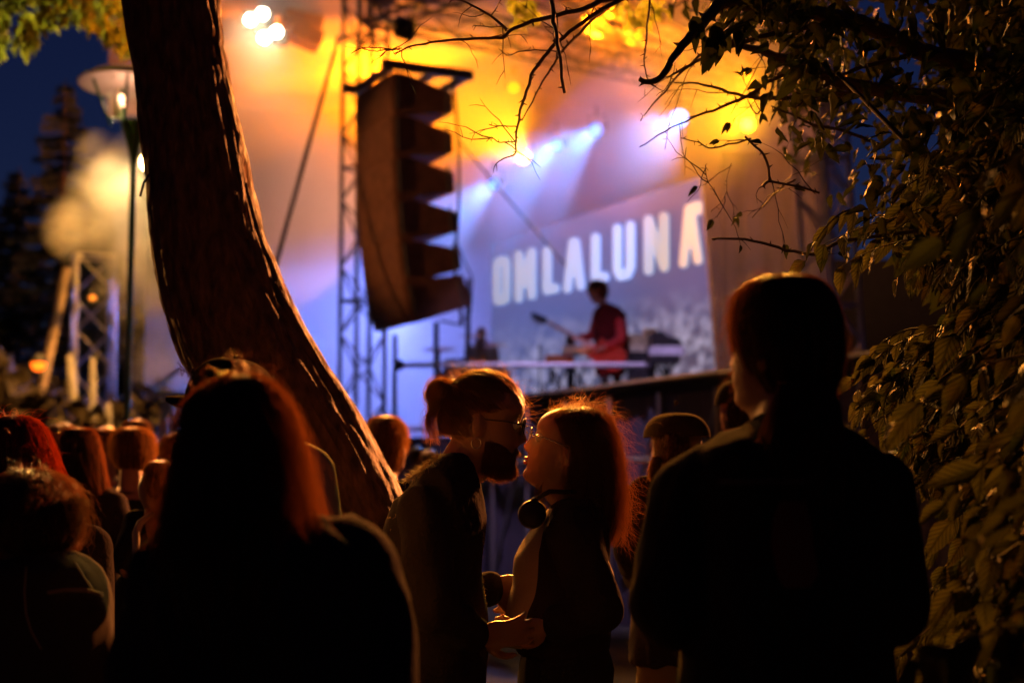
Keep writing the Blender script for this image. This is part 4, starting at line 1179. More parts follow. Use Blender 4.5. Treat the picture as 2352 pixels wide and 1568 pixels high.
def human(label, x, Y, H, yaw, floor=0.0, head=None, J=None, top='tee_black', sleeve=1.0, legs='trousers', skin='skin', vox=.011, fem=False, hands=None, group='people in the crowd', collar=True, hem=-.14, shirt_grow=.014, sleeve_r=1.0, wr=.006, lean=0.0, skirt=None, seed=1.0, rows=None, bdepth=.13, trap=None):
    base = Vector((P(x, 1085, Y).x, Y, floor)) if not isinstance(x, Vector) else x
    t = thing('person', base, label, 'person', group)
    M3 = rotm(yaw); s = H / 1.78; J = dict(J or {})
    def L(v): return base + M3 @ (Vector(v) * H)
    ln = math.sin(R(lean))
    def U(v): return L((v[0], v[1] + (v[2] - .53) * ln, v[2]))
    dj = dict(pelvis=L((0, 0, .53)), neck=U((0, -.01, .835)), shL=U((-.108, -.005, .812)), shR=U((.108, -.005, .812)), elL=U((-.135, -.03, .64)), elR=U((.135, -.03, .64)), wrL=U((-.13, .06, .50)), wrR=U((.13, .06, .50)),
              hipL=L((-.052, 0, .515)), hipR=L((.052, 0, .515)), knL=L((-.06, .02, .285)), knR=L((.06, .02, .285)), anL=L((-.062, -.005, .05)), anR=L((.062, -.005, .05)))
    for k, v in J.items(): dj[k] = v
    h = dict(c=U((0, .02, .93)), yaw=yaw, pitch=0, roll=0, s=1.0)
    h.update(head or {})
    if abs(yaw) < 75 and 'keep' not in h: h['k'] = .90
    hm = rotm(h['yaw'], h['pitch'], h['roll']); Mh4 = Matrix.Translation(h['c']) @ hm.to_4x4()
    right = (dj['shR'] - dj['shL']); right = right.normalized()
    rings = RF if fem else RM
    b = MB()
    V, Fc = head_pts(Mh4, h['s'] * (.96 if fem else 1.0) * h.get('k', 1.0), fem=fem); b.add(V, Fc)
    hs = h['s']
    for sd in (-1, 1):
        eM = hm @ Matrix.Rotation(R(18 * sd), 3, 'Z')
        b.ball(Mh4 @ Vector((sd * .074 * hs, -.012 * hs, -.008 * hs)), (.010 * hs, .018 * hs, .031 * hs), eM, nu=12, nv=10)
    nk = dj['neck']; hb = Mh4 @ Vector((0, -.025 * hs, -.07 * hs))
    capsule(b, nk - Vector((0, 0, .02)), hb, .060 * s * (.86 if fem else 1.0), .052 * s * (.86 if fem else 1.0))
    capsule(b, nk - Vector((0, 0, .01)), Mh4 @ Vector((0, .03 * hs, -.09 * hs)), .045 * s, .03 * s)
    torso(b, dj['pelvis'], dj['neck'], right, s * (.74 if rows else 1), -.004, rings)
    for c in ('L', 'R'):
        capsule(b, nk + Vector((0, 0, -.035)), dj['sh' + c], .046 * s, .050 * s)
        capsule(b, dj['sh' + c], dj['el' + c], .048 * s, .038 * s); capsule(b, dj['el' + c], dj['wr' + c], .038 * s, .025 * s)
        capsule(b, dj['hip' + c], dj['kn' + c], .078 * s, .050 * s); capsule(b, dj['kn' + c], dj['an' + c], .048 * s, .034 * s)
        hd = (hands or {}).get(c)
        dd_ = (dj['wr' + c] - dj['el' + c]).normalized() if not hd else hd[0]
        hand(b, dj['wr' + c], dd_, (hd[1] if hd else (-right if c == 'R' else right)), s * .88, (hd[2] if hd else .3), 1 if c == 'R' else -1)
    remesh(b, 'body', vox if vox < .01 else vox, M[skin], t, smooth_it=1)
    # clothes
    g = shirt_grow; m = MB()
    if rows: px_body(m, rows, Y, bdepth)
    else: torso(m, dj['pelvis'], dj['neck'], right, s, g, rings, hem, .97)
    for c in ('L', 'R'):
        capsule(m, nk + (dj['sh' + c] - nk) * .35 + Vector((0, 0, -.03)), dj['sh' + c], .046 * s + g * .8, .055 * s * sleeve_r + g * .6)
        if sleeve > 0:
            e = dj['sh' + c].lerp(dj['el' + c], min(1, sleeve * 2)); r1 = (.050 + .012 * sleeve_r * (1 if sleeve <= .5 else .0)) * s * sleeve_r
            capsule(m, dj['sh' + c], e, .054 * s * sleeve_r + g * .5, r1 + g * .3)
            if sleeve > .5: capsule(m, dj['el' + c], dj['el' + c].lerp(dj['wr' + c], (sleeve - .5) * 2), .044 * s * sleeve_r + g * .5, .032 * s * sleeve_r + g * .5)
    remesh(m, 'shirt' if top.startswith('tee') else 'jacket', max(.009, vox), M[top], t, wrinkle=wr, seed=seed)
    if collar:
        ups = (nk - dj['pelvis']).normalized(); rt = (right - ups * right.dot(ups)).normalized(); fw = ups.cross(rt)
        pts = [nk - ups * .012 + rt * math.cos(a) * .074 * s + fw * (math.sin(a) * .070 * s + .002) - Vector((0, 0, .012 * (math.sin(a) + 1))) for a in [2 * math.pi * i / 24 for i in range(25)]]
        MB().tube(pts, .011 * s, 8).build('collar', M[top], t, True)
    m = MB()
    torso(m, dj['pelvis'], dj['neck'], right, s, .008, rings, -9, .16)
    for c in ('L', 'R'):
        capsule(m, dj['hip' + c], dj['kn' + c], .088 * s, .064 * s); capsule(m, dj['kn' + c], dj['an' + c], .062 * s, .055 * s)
    remesh(m, 'trousers', max(.012, vox), M[legs], t, wrinkle=.005, seed=seed + 3)
    fwd = M3 @ Vector((0, 1, 0))
    for c in ('L', 'R'):
        a = dj['an' + c]
        MB().ball(Vector((a.x, a.y, floor + .045)) + fwd * .055, (.048, .135, .048), M3, 12, 8).build('shoe', M['shoe'], t, True)
    return t, Mh4, dj
def strands(name, paths, r, mat, parent, kind=True):
    """paths: (n, k, 3) array -> thin three sided tubes in one mesh"""
    n, k, _ = paths.shape
    tg = np.gradient(paths, axis=1); tg /= (np.linalg.norm(tg, axis=2, keepdims=True) + 1e-9)
    up = np.array([.3, 1, .2]); a = np.cross(tg, up); a /= (np.linalg.norm(a, axis=2, keepdims=True) + 1e-9); b = np.cross(tg, a)
    rad = (np.linspace(1, .35, k)[None, :, None]) * (r if np.isscalar(r) else np.asarray(r)[:, None, None])
    V = np.stack([paths + (a * math.cos(x) + b * math.sin(x)) * rad for x in (0, 2.094, 4.189)], 2)
    idx = np.arange(n * k * 3).reshape(n, k, 3)
    q = []
    for e in range(3):
        f = (e + 1) % 3
        q.append(np.stack([idx[:, :-1, e], idx[:, :-1, f], idx[:, 1:, f], idx[:, 1:, e]], -1).reshape(-1, 4))
    o = np_mesh(name, V.reshape(-1, 3), np.concatenate(q), mat, parent)
    if kind: o['kind'] = 'stuff'
    return o
rng = np.random.default_rng(11)
def hair_loft(parent, rows, Y, depth, mat, n=1500, frizz=.012, wave=.004, fly=120, r=.0005, ylean=0.0, start=None, seed=0, shellmat=None, cut=None, flylen=.1, shell=.97, flyside=None, yc=None, fitd=None, curl=0.0):
    """hair mass whose outline is given row by row; a closed inner mass and strands combed over it"""
    ry_ = np.array([q[0] for q in rows], float)
    C = []; A = []
    for y, xl, xr in rows:
        c = P((xl + xr) / 2, y, Y); C.append([c.x, c.y + (yc or 0), c.z]); A.append((xr - xl) / 2 / FPX * Y)
    C = np.array(C); A = np.array(A)
    mx = A.max()
    B = A / mx * max(mx * depth, .122 if fitd is None else fitd)
    C[:, 1] += ylean * np.linspace(0, 1, len(rows))
    def at(t):   # t in 0..1 arrays
        u = np.asarray(t) * (len(rows) - 1)
        k = np.arange(len(rows))
        # widths near the top follow a dome
        return np.stack([np.interp(u, k, C[:, i]) for i in range(3)], -1), np.interp(u, k, A), np.interp(u, k, B)
    nt_, na = 60, 40
    tt_ = np.linspace(0, 1, nt_); c, a_, b_ = at(tt_)
    th = np.linspace(0, 2 * np.pi, na, endpoint=False)
    V = c[:, None, :] + np.stack([np.cos(th)[None] * a_[:, None], np.sin(th)[None] * b_[:, None], np.zeros((nt_, na))], -1) * shell
    for j in range(nt_):
        for i in range(na):
            q = Vector((math.cos(th[i]) * 4 + seed, math.sin(th[i]) * 4, c[j, 2] * 4 + n * .01)); dv = noise.noise(q)
            V[j, i, :2] += (V[j, i, :2] - c[j, :2]) * (.05 + .08 * min(1, j / 15)) * dv
    idx = np.arange(nt_ * na).reshape(nt_, na)
    Fq = np.stack([idx[:-1], idx[1:], np.roll(idx[1:], -1, 1), np.roll(idx[:-1], -1, 1)], -1).reshape(-1, 4)
    tops = np.stack([np.full(na, nt_ * na), idx[0], np.roll(idx[0], -1), np.full(na, nt_ * na)], -1)
    Vv = np.concatenate([V.reshape(-1, 3), c[0][None] + [[0, 0, .30 * a_[0]]], c[-1][None]])
    me_f = [tuple(int(x) for x in f) for f in Fq] + [(nt_ * na, int(idx[0, i]), int(idx[0, (i + 1) % na])) for i in range(na)] + [(nt_ * na + 1, int(idx[-1, (i + 1) % na]), int(idx[-1, i])) for i in range(na)]
    m = MB(); m.v = [tuple(v) for v in Vv]; m.f = me_f
    hair = m.build('hair', shellmat or M[mat.name.replace('_hair', '_shell')], parent, True)
    K = 12
    th0 = rng.uniform(0, 2 * np.pi, n)
    t0 = rng.uniform(0, .25, n) ** 1.3; t1 = np.clip(t0 + rng.uniform(.35, 1.0, n), 0, 1.0)
    clump = np.round(th0 * 9) / 9; 
    S = np.linspace(0, 1, K)
    tt2 = t0[:, None] + (t1 - t0)[:, None] * S[None]
    c2, a2, b2 = at(tt2.ravel()); c2 = c2.reshape(n, K, 3); a2 = a2.reshape(n, K); b2 = b2.reshape(n, K)
    thv = th0[:, None] + (clump - th0)[:, None] * .6 * S[None] + .10 * np.sin(S[None] * 9 + clump[:, None] * 17) * S[None]
    rho = rng.uniform(.95, 1.03, n)[:, None] + rng.normal(0, frizz, (n, 1)) * S[None] / .1 * .3
    if curl: rho = rho + curl * np.sin(S[None] * 26 + clump[:, None] * 31) * (.3 + S[None]); thv = thv + curl * 1.6 * np.cos(S[None] * 26 + clump[:, None] * 31)
    pth = c2 + np.stack([np.cos(thv) * a2 * rho, np.sin(thv) * b2 * rho, rng.normal(0, .002, (n, K))], -1)
    pth[:, :, :2] += rng.normal(0, wave, (n, K, 2)).cumsum(1) * .35 * S[None, :, None]
    strands('hair_strands', pth, r, mat, hair)
    if fly:
        th0 = rng.uniform(0, 2 * np.pi, fly) if flyside is None else rng.normal(flyside[0], flyside[1], fly)
        t0 = rng.uniform(0, .92, fly) ** 1.1
        c2, a2, b2 = at(t0); p = c2 + np.stack([np.cos(th0) * a2, np.sin(th0) * b2, np.zeros(fly)], -1) * .98
        d = np.stack([np.cos(th0), np.sin(th0) * .6, rng.normal(.15, .6, fly) + (t0 < .12) * .9], -1); d /= np.linalg.norm(d, axis=1, keepdims=True)
        L = rng.uniform(.25, 1, fly) * flylen
        pts = [p]; tang = np.stack([-np.sin(th0), np.cos(th0), np.zeros(fly)], -1)
        for k in range(8):
            d = d + rng.normal(0, .28, (fly, 3)) + np.array([0, 0, -.22]); d /= np.linalg.norm(d, axis=1, keepdims=True)
            pts.append(pts[-1] + d * (L / 8)[:, None])
        strands('flyaway_hair', np.stack(pts, 1), r * .8, mat, hair)
    return hair
def cap_on(parent, Mh4, s, mat, brim=True, yawoff=0, crown=1.0, logo=None, tall=0.0):
    Mc = Mh4 @ Matrix.Rotation(R(yawoff), 4, 'Z')
    m = MB(); nu, nv = 32, 10; vs = []; fs = []
    for j in range(nv + 1):
        ph = j / nv * math.pi / 2
        for i in range(nu):
            th = 2 * math.pi * i / nu
            vs.append(Mc @ (Vector((.088 * math.cos(ph) ** .7 * math.cos(th), -.004 + .108 * math.cos(ph) ** .7 * math.sin(th), .035 + (.10 + tall) * crown * math.sin(ph) + .008 * abs(math.sin(3 * th)) * math.cos(ph) * .2)) * s))
    for j in range(nv):
        for i in range(nu): fs.append((j * nu + i, j * nu + (i + 1) % nu, (j + 1) * nu + (i + 1) % nu, (j + 1) * nu + i))
    m.add(vs, fs)
    cp = m.build('cap', mat, parent, True)
    MB().ball(Mc @ Vector((0, -.004, (.035 + (.102 + tall) * crown)) ) if s == 1 else Mc @ (Vector((0, -.004, .137)) * s), .007 * s).build('button', mat, cp, True)
    if brim:
        m = MB(); n = 18; vs = []
        for k, (e, dz) in enumerate(((0, 0), (1, 0), (1, .006), (0, .006))):
            for i in range(n + 1):
                a = math.pi * i / n
                x = .082 * math.cos(a); y0 = .095 * math.sin(a) * .9; y1 = y0 + .078 * math.sin(a) ** .6
                y = (y1 if e else y0); z = .036 - .012 * (x / .08) ** 2 - (.012 if e else 0) + dz
                vs.append(Mc @ (Vector((x, y, z)) * s))
        q = n + 1; fs = []
        for i in range(n):
            fs += [(i, i + 1, q + i + 1, q + i), (q + i, q + i + 1, 2 * q + i + 1, 2 * q + i), (2 * q + i, 2 * q + i + 1, 3 * q + i + 1, 3 * q + i)]
        m.add(vs, fs); m.build('brim', mat, cp, True)
    return cp, Mc

# ---- woman with very long hair, nearest, left of centre
YA = 2.2
t, Mh, dj = human('woman seen from behind with very long dark hair edged in orange light', 590, YA, 1.66, 8, head=dict(c=P(563, 1042, YA), yaw=5), J=dict(neck=P(590, 1165, YA), shL=P(410, 1330, YA - .03), shR=P(800, 1310, YA), elL=P(345, 1600, YA), elR=P(872, 1580, YA - .02), wrL=P(420, 1700, YA + .22), wrR=P(800, 1720, YA + .22), pelvis=P(600, 1840, YA)), top='jacket', fem=True, sleeve_r=1.15, shirt_grow=.018, wr=.018, legs='trousers', rows=[(1185, 520, 680), (1205, 480, 730), (1225, 440, 790), (1250, 405, 830), (1290, 372, 860), (1350, 345, 880), (1430, 330, 890), (1568, 330, 900), (1750, 360, 880), (1900, 370, 850)], bdepth=.13, collar=False)
hair_loft(t, [(866, 548, 578), (871, 522, 606), (884, 492, 634), (908, 462, 655), (945, 444, 670), (1000, 434, 684), (1060, 426, 694), (1120, 416, 706), (1180, 405, 716), (1240, 396, 728), (1300, 396, 736), (1400, 415, 715), (1490, 450, 680)], YA, .62, M['hair_dark'], 5600, .028, .012, 240, .0006, flylen=.06, yc=-.03)
# ---- man in cap with pale shirt behind her
YB = 3.05
t, Mh, dj = human('man in a dark peaked cap and pale T-shirt standing against the trunk', 590, YB, 1.77, 62, head=dict(c=P(520, 962, YB), yaw=62, pitch=9, s=.95), J=dict(neck=P(600, 1050, YB), shL=P(520, 1090, YB + .16), shR=P(693, 1092, YB - .1), elR=P(730, 1280, YB - .12), wrR=P(640, 1400, YB + .1)), top='tee_light', sleeve=.45, shirt_grow=.015, sleeve_r=1.0, wr=.010, rows=[(1012, 570, 680), (1035, 552, 716), (1075, 530, 742), (1130, 515, 760), (1180, 510, 768), (1215, 512, 772), (1300, 520, 760), (1450, 530, 750), (1650, 530, 750)], bdepth=.16)
hair_loft(t, [(905, 490, 570), (930, 480, 582), (970, 474, 588), (1010, 490, 584), (1040, 505, 575)], YB, .8, M['hair_dark'], 400, fly=30)
cp, Mc = cap_on(t, Mh, .97, M['cap'])
lg = MB()
for a, b_ in (((-.02, .02), (-.012, .0)), ((-.012, .0), (-.004, .022)), ((-.004, .022), (.004, .0)), ((.004, .0), (.012, .02)), ((-.024, .006), (.016, .014)), ((-.02, .0), (.02, .026))):
    lg.tube([Mc @ (Vector((-.083 + .0, .055 + a[0], .075 + a[1])) * 1.06), Mc @ (Vector((-.083, .055 + b_[0], .075 + b_[1])) * 1.06)], .0012, 4)
lg.build('embroidery', simple('embroidery_thread', (.35, .3, .28), .7), cp)
# ---- left edge: auburn girl, curly haired person in denim
YC = 3.3
t, Mh, dj = human('woman with long auburn hair glowing red at the left edge', 35, YC, 1.63, -5, head=dict(c=P(38, 1075, YC), yaw=-5), fem=True, top='jacket', J=dict(neck=P(30, 1150, YC)))
hair_loft(t, [(958, 25, 55), (962, 5, 80), (972, -15, 98), (995, -32, 112), (1035, -42, 126), (1090, -46, 142), (1150, -50, 160), (1210, -52, 176), (1260, -45, 182), (1300, -30, 176)], YC, .7, M['hair_red'], 3400, .016, .004, 160, .0005, flylen=.07, yc=-.02)
YD = 2.85
t, Mh, dj = human('short person with curly dark hair in a faded denim jacket, lower left', 75, YD, 1.50, -12, head=dict(c=P(78, 1212, YD), yaw=-15, s=.97), J=dict(neck=P(88, 1290, YD), shL=P(-72, 1352, YD), shR=P(190, 1375, YD), elR=P(212, 1540, YD - .02)), top='denim', vox=.010, shirt_grow=.012, wr=.006, rows=[(1268, 70, 150), (1285, 20, 188), (1310, -25, 220), (1345, -55, 240), (1385, -72, 250), (1440, -76, 252), (1520, -72, 248), (1650, -60, 240), (1800, -60, 240)], bdepth=.13)
hair_loft(t, [(1080, 55, 90), (1084, 30, 118), (1096, 8, 142), (1120, -10, 160), (1155, -22, 172), (1195, -24, 176), (1232, -12, 170), (1262, 12, 156), (1285, 45, 140)], YD, .9, M['hair_dark'], 3000, .05, .012, 420, .0005, flylen=.045, curl=.05)
m = MB()
for q in (((60, 1300), (56, 1360), (60, 1410), (72, 1450), (95, 1490)), ((172, 1290), (190, 1320), (212, 1352)), ((108, 1358), (150, 1352), (200, 1352), (236, 1362)), ((110, 1362), (150, 1356), (200, 1357), (236, 1368))):
    m.tube([P(x, y, YD - .165 + .10 * abs((x - 90) / 160) ** 2) for x, y in q], .0018, 4)
m.build('seam', simple('denim_thread', (.3, .2, .1), .8), t)
# ---- middle distance crowd at the left
YE = 6.0
t, Mh, dj = human('woman with long straight dark hair behind the auburn one', 215, YE, 1.68, 0, fem=True, top='jacket', head=dict(c=P(182, 1040, YE)), J=dict(neck=P(200, 1110, YE), shL=P(135, 1150, YE), shR=P(258, 1160, YE)))
hair_loft(t, [(983, 168, 196), (987, 150, 214), (1002, 139, 224), (1040, 134, 232), (1085, 137, 240), (1130, 142, 250), (1180, 150, 262), (1230, 165, 262)], YE, .8, M['hair_dark'], 1400, .012, .004, 60, .0007)
YF = 6.5
t, Mh, dj = human('man with short brown hair and dark T-shirt in front of the lamp post', 305, YF, 1.70, -8, head=dict(c=P(307, 1040, YF)), sleeve=.45)
hair_loft(t, [(982, 290, 322), (986, 274, 338), (998, 262, 350), (1020, 257, 355), (1045, 258, 354), (1068, 268, 344), (1080, 280, 332)], YF, .95, M['hair_brown'], 1200, .03, .004, 50, .0007, flylen=.03)
YG = 4.7
t, Mh, dj = human('short person with cropped brown hair and a pale shoulder strap', 375, YG, 1.45, -25, head=dict(c=P(374, 1136, YG), yaw=-30, s=.95), sleeve=.4, J=dict(elL=P(292, 1300, YG - .1), wrL=P(330, 1360, YG + .1), shL=P(318, 1208, YG)), wr=.008)
hair_loft(t, [(1058, 358, 392), (1063, 345, 405), (1078, 337, 412), (1105, 336, 412), (1135, 342, 404), (1150, 352, 392)], YG, .95, M['hair_brown'], 900, .02, .003, 30, .0006, flylen=.02)
MB().tube([P(352, 1178, YG - .06), P(322, 1200, YG - .10), P(312, 1225, YG - .14), P(314, 1290, YG - .2), P(318, 1345, YG - .2)], [.009, .012, .013, .013, .012], 6).build('strap', M['tee_light'], t, True)
for i, (x, Y, H, rws, hm_, tp, lab, yw) in enumerate((
    (142, 9.0, 1.76, [(975, 134, 152), (979, 120, 168), (992, 113, 175), (1012, 114, 174), (1030, 122, 166)], 'hair_fair', 'tee_light', 'fair haired person in a pale top far back at the left', -60),
    (243, 8.6, 1.75, [(983, 234, 254), (987, 221, 267), (1000, 214, 274), (1022, 214, 274), (1040, 224, 264)], 'hair_fair', 'tee_light', 'person with pale cropped hair between the long haired woman and the lamp post', 20),
    (314, 8.8, 1.82, [(964, 304, 326), (968, 290, 338), (982, 282, 346), (1005, 282, 346), (1025, 292, 336)], 'hair_brown', 'jacket', 'tall person right behind the man at the lamp post', 0),
    (402, 7.4, 1.66, [(1000, 392, 414), (1004, 378, 430), (1020, 369, 438), (1045, 370, 437), (1068, 380, 426)], 'hair_dark', 'tee_black', 'dark haired person half hidden by the long haired woman at the trunk', 10),
    (345, 10.5, 1.70, [(1012, 338, 354), (1016, 328, 364), (1030, 322, 370), (1048, 326, 366)], 'hair_fair', 'tee_light', 'pale haired person deep in the crowd near the lamp post', 10),
    (275, 10.8, 1.66, [(1022, 268, 284), (1026, 259, 293), (1040, 254, 298), (1056, 258, 294)], 'hair_brown', 'tee_light', 'small pale dressed person deep in the crowd at the left', -10))):
    t, Mh, dj = human(lab, x, Y, H, yw, top=tp, vox=.016, head=dict(c=P(x + 1, (rws[0][0] + rws[-1][0]) / 2 + 6, Y)))
    hair_loft(t, rws, Y, .95, M[hm_], 500, .02, .004, 20, .001, flylen=.03)
# ---- head between trunk and couple
YL = 6.4
t, Mh, dj = human('man with wavy golden lit hair between the trunk and the kissing couple', 890, YL, 1.74, -40, head=dict(c=P(890, 1030, YL), yaw=-55), top='jacket')
hair_loft(t, [(955, 875, 900), (960, 855, 915), (975, 842, 928), (1000, 838, 934), (1030, 838, 930), (1060, 846, 918), (1085, 858, 905)], YL, .95, M['hair_brown'], 1300, .04, .008, 100, .0007, flylen=.04)
for i, (x, Y, H, rws, lab) in enumerate(((985, 12.0, 1.62, [(1040, 978, 994), (1044, 968, 1003), (1056, 965, 1007), (1072, 968, 1004)], 'distant dark haired person left of the man with the bun'), (958, 13, 1.66, [(1030, 951, 966), (1034, 944, 974), (1046, 941, 977), (1062, 944, 974)], 'distant pale person by the side platform'))):
    t, Mh, dj = human(lab, x, Y, H, 0, top='tee_light' if i else 'jacket', vox=.018, head=dict(c=P(x, (rws[0][0] + rws[-1][0]) / 2 + 4, Y)))
    hair_loft(t, rws, Y, .95, M['hair_brown'], 250, .02, .004, 10, .001, flylen=.03)

# ---- the couple
YI = 3.6
t, Mh, dj = human('bearded man with a hair bun and sunglasses leaning in to kiss the woman', 985, YI, 1.80, -90, head=dict(c=P(1110, 974, YI), yaw=-88, pitch=-10, s=1.02),
    J=dict(neck=P(1028, 1108, YI), shR=P(972, 1180, YI - .17), shL=P(1015, 1172, YI + .18), elR=P(1000, 1400, YI - .24), wrR=P(1100, 1462, YI - .16), elL=P(1040, 1345, YI + .22), wrL=P(1128, 1352, YI + .16), pelvis=P(1005, 1570, YI), hipL=P(1005, 1585, YI + .09), hipR=P(1005, 1585, YI - .09)),
    top='jacket', skin='skin', vox=.006, hands=dict(R=((1, .05, .12), (0, .9, .3), .25), L=((1, -.05, .05), (0, -1, 0), .3)), shirt_grow=.012, wr=.010, group='couple in the centre', sleeve=.95, collar=True, sleeve_r=1.05, bdepth=.19, rows=[(1050, 1010, 1070), (1075, 985, 1085), (1105, 950, 1094), (1150, 915, 1103), (1200, 892, 1108), (1260, 884, 1104), (1300, 886, 1102), (1350, 892, 1108), (1400, 900, 1114), (1500, 905, 1112), (1590, 905, 1105), (1680, 905, 1105)])
for sd in (-1, 1): MB().ball(Mh @ Vector((sd * .031, .077, .012)), .0125).build('eye', M['eye'], t, True)
# beard: jaw shell and bristles
def head_surf(z, th, s=1.0, grow=0.0):
    f = np.interp(z, F_Z, F_Y); b = np.interp(z, F_Z, B_Y); w = np.interp(z, F_Z, W_X)
    sx, cy_ = math.sin(th), math.cos(th)
    return Vector((w * math.copysign(abs(sx) ** .85, sx) * s, ((f if cy_ > 0 else -b) * math.copysign(abs(cy_) ** (.8 if cy_ > 0 else .95), cy_)) * s, z * s)) * (1 + grow)
pp = []
for k in range(5200):
    th = random.uniform(-1.5, 1.5); z = random.uniform(-.116, -.04)
    lim = -.062 + .034 * (abs(th) / 1.4) ** 2 if abs(th) > .45 else -.042
    if z > lim: continue
    if -.066 < z < -.050 and abs(th) < .30: continue
    p = head_surf(z, th, 1.02); d = (Vector((p.x, p.y * 1.2, 0)).normalized() * .5 + Vector((0, 0, -1.0))).normalized()
    L_ = random.uniform(.010, .024) * (1.3 if z < -.09 else 1); pts = [p]
    for q in range(5):
        d = (d + Vector((random.gauss(0, .25), random.gauss(0, .2), random.gauss(0, .2)))).normalized(); pts.append(pts[-1] + d * L_ / 5)
    pp.append([Mh @ q for q in pts])
strands('beard', np.array([[list(q) for q in a] for a in pp]), .0006, M['hair_brown'], t)
bm = MB()
vs = []; nn_ = 24
for j in range(9):
    for i in range(nn_ + 1):
        th = -1.4 + 2.8 * i / nn_; z = -.117 + j * (.052 + .030 * (abs(th) / 1.4) ** 2) / 8
        if j > 5: z = min(z, -.045 if abs(th) < .6 else z)
        vs.append(Mh @ head_surf(z, th, 1.02 + .035 * math.sin(math.pi * (j + .5) / 9)))
fs = [(j * (nn_ + 1) + i, j * (nn_ + 1) + i + 1, (j + 1) * (nn_ + 1) + i + 1, (j + 1) * (nn_ + 1) + i) for j in range(8) for i in range(nn_) if not (4 <= j <= 6 and 9 <= i <= 14)]
bm.add(vs, fs).build('beard_mass', M['hair_dark'], t, True)
# scalp hair combed back to the bun
bunL = Vector((0, -.118, .075)); rad = Vector((.083, .106, .112))
def on_head(u, g=1.0): return Vector((u.x * rad.x * g, -.004 + u.y * rad.y * g, .012 + u.z * rad.z * g))
ub = Vector((0, -.8, .6)).normalized()
sh = MB(); sh.ball((0, 0, 0), 1, nu=36, nv=26); sh.v = [v for v in sh.v]
vv = []
for v in sh.v:
    u = Vector(v); g = 1.0
    vv.append(u)
keep = lambda u: (u.z > -.55 if u.y < -.2 else u.z > .02 + .42 * max(0, u.y)) 
fcs = [f for f in sh.f if all(keep(vv[i]) for i in f)]
m = MB(); m.v = [tuple(Mh @ on_head(u, 1.03)) for u in vv]; m.f = fcs
hr = m.build('hair', M['hair_brown'], t, True)
pp = []
for k in range(5200):
    u = Vector((random.gauss(0, 1), random.gauss(0, 1), random.gauss(0, 1))).normalized()
    if not keep(u): continue
    g = random.uniform(1.02, 1.07); lift = random.random() ** 6 * .10
    pts = []
    for q in range(12):
        f = q / 11; w_ = (u * (1 - f) + ub * f).normalized()
        pts.append(Mh @ on_head(w_, g + lift * math.sin(f * 3.14) + .012 * math.sin(f * 9 + k)))
    pp.append(pts)
strands('hair_strands', np.array([[list(q) for q in a] for a in pp]), .0006, M['hair_brown'], hr)
bc = Mh @ bunL
bc = P(1012, 905, YI); br = .034
bun = MB().ball(bc, (br, br * 1.0, br * .95), nu=20, nv=14).build('hair_bun', M['hair_brown'], hr, True)
pp = []
for k in range(1100):
    ax = Vector((random.gauss(.2, .6), random.gauss(1, .5), random.gauss(0, .6))).normalized(); a0 = random.uniform(0, 6.28)
    e1_ = ax.orthogonal().normalized(); e2_ = ax.cross(e1_); rr_ = br * random.uniform(.98, 1.12); off = random.uniform(-.6, .6) * br
    sc = math.sqrt(max(.05, 1 - (off / br) ** 2)); out_ = random.random() < .22
    pp.append([bc + ax * off + (e1_ * math.cos(a0 + q * .26) + e2_ * math.sin(a0 + q * .26)) * rr_ * sc * (1 + (.09 * q ** 1.5 / 8 if out_ else 0)) for q in range(12)])
for k in range(320):     # loose strands out of the bun and down the nape
    x0 = random.gauss(0, 9)
    p0 = P(1005 + x0, 925 + random.uniform(-15, 25), YI + random.gauss(0, .02)); ex = random.gauss(-12, 8)
    ln_ = random.uniform(.5, 1.0)
    p3 = P(1008 + ex + random.gauss(0, 8), 925 + 100 * ln_, YI + random.gauss(0, .03)); p1 = P(984 + ex * .8, 950, YI)
    pts = []
    for q in range(12):
        f = q / 11; pts.append(p0 * (1 - f) ** 2 + p1 * 2 * f * (1 - f) + p3 * f * f + Vector((.004 * math.sin(f * 10 + k), 0, 0)))
    pp.append(pts)
for k in range(170):     # flyaways
    a = random.uniform(-.1, 2.6); u = Vector((random.gauss(0, .15), math.cos(a), math.sin(a))).normalized()
    p = Mh @ on_head(u, 1.04); d = (Mh.to_3x3() @ (u + Vector((random.gauss(0, .5), random.gauss(-.4, .6), random.gauss(0, .4))))).normalized(); L_ = random.uniform(.02, .06); pts = [p]
    for q in range(11):
        d = (d + Vector((random.gauss(0, .2), 0, random.gauss(-.05, .2)))).normalized(); pts.append(pts[-1] + d * L_ / 11)
    pp.append(pts)
strands('loose_hair', np.array([[list(q) for q in a] for a in pp]), .00045, M['hair_brown'], hr)
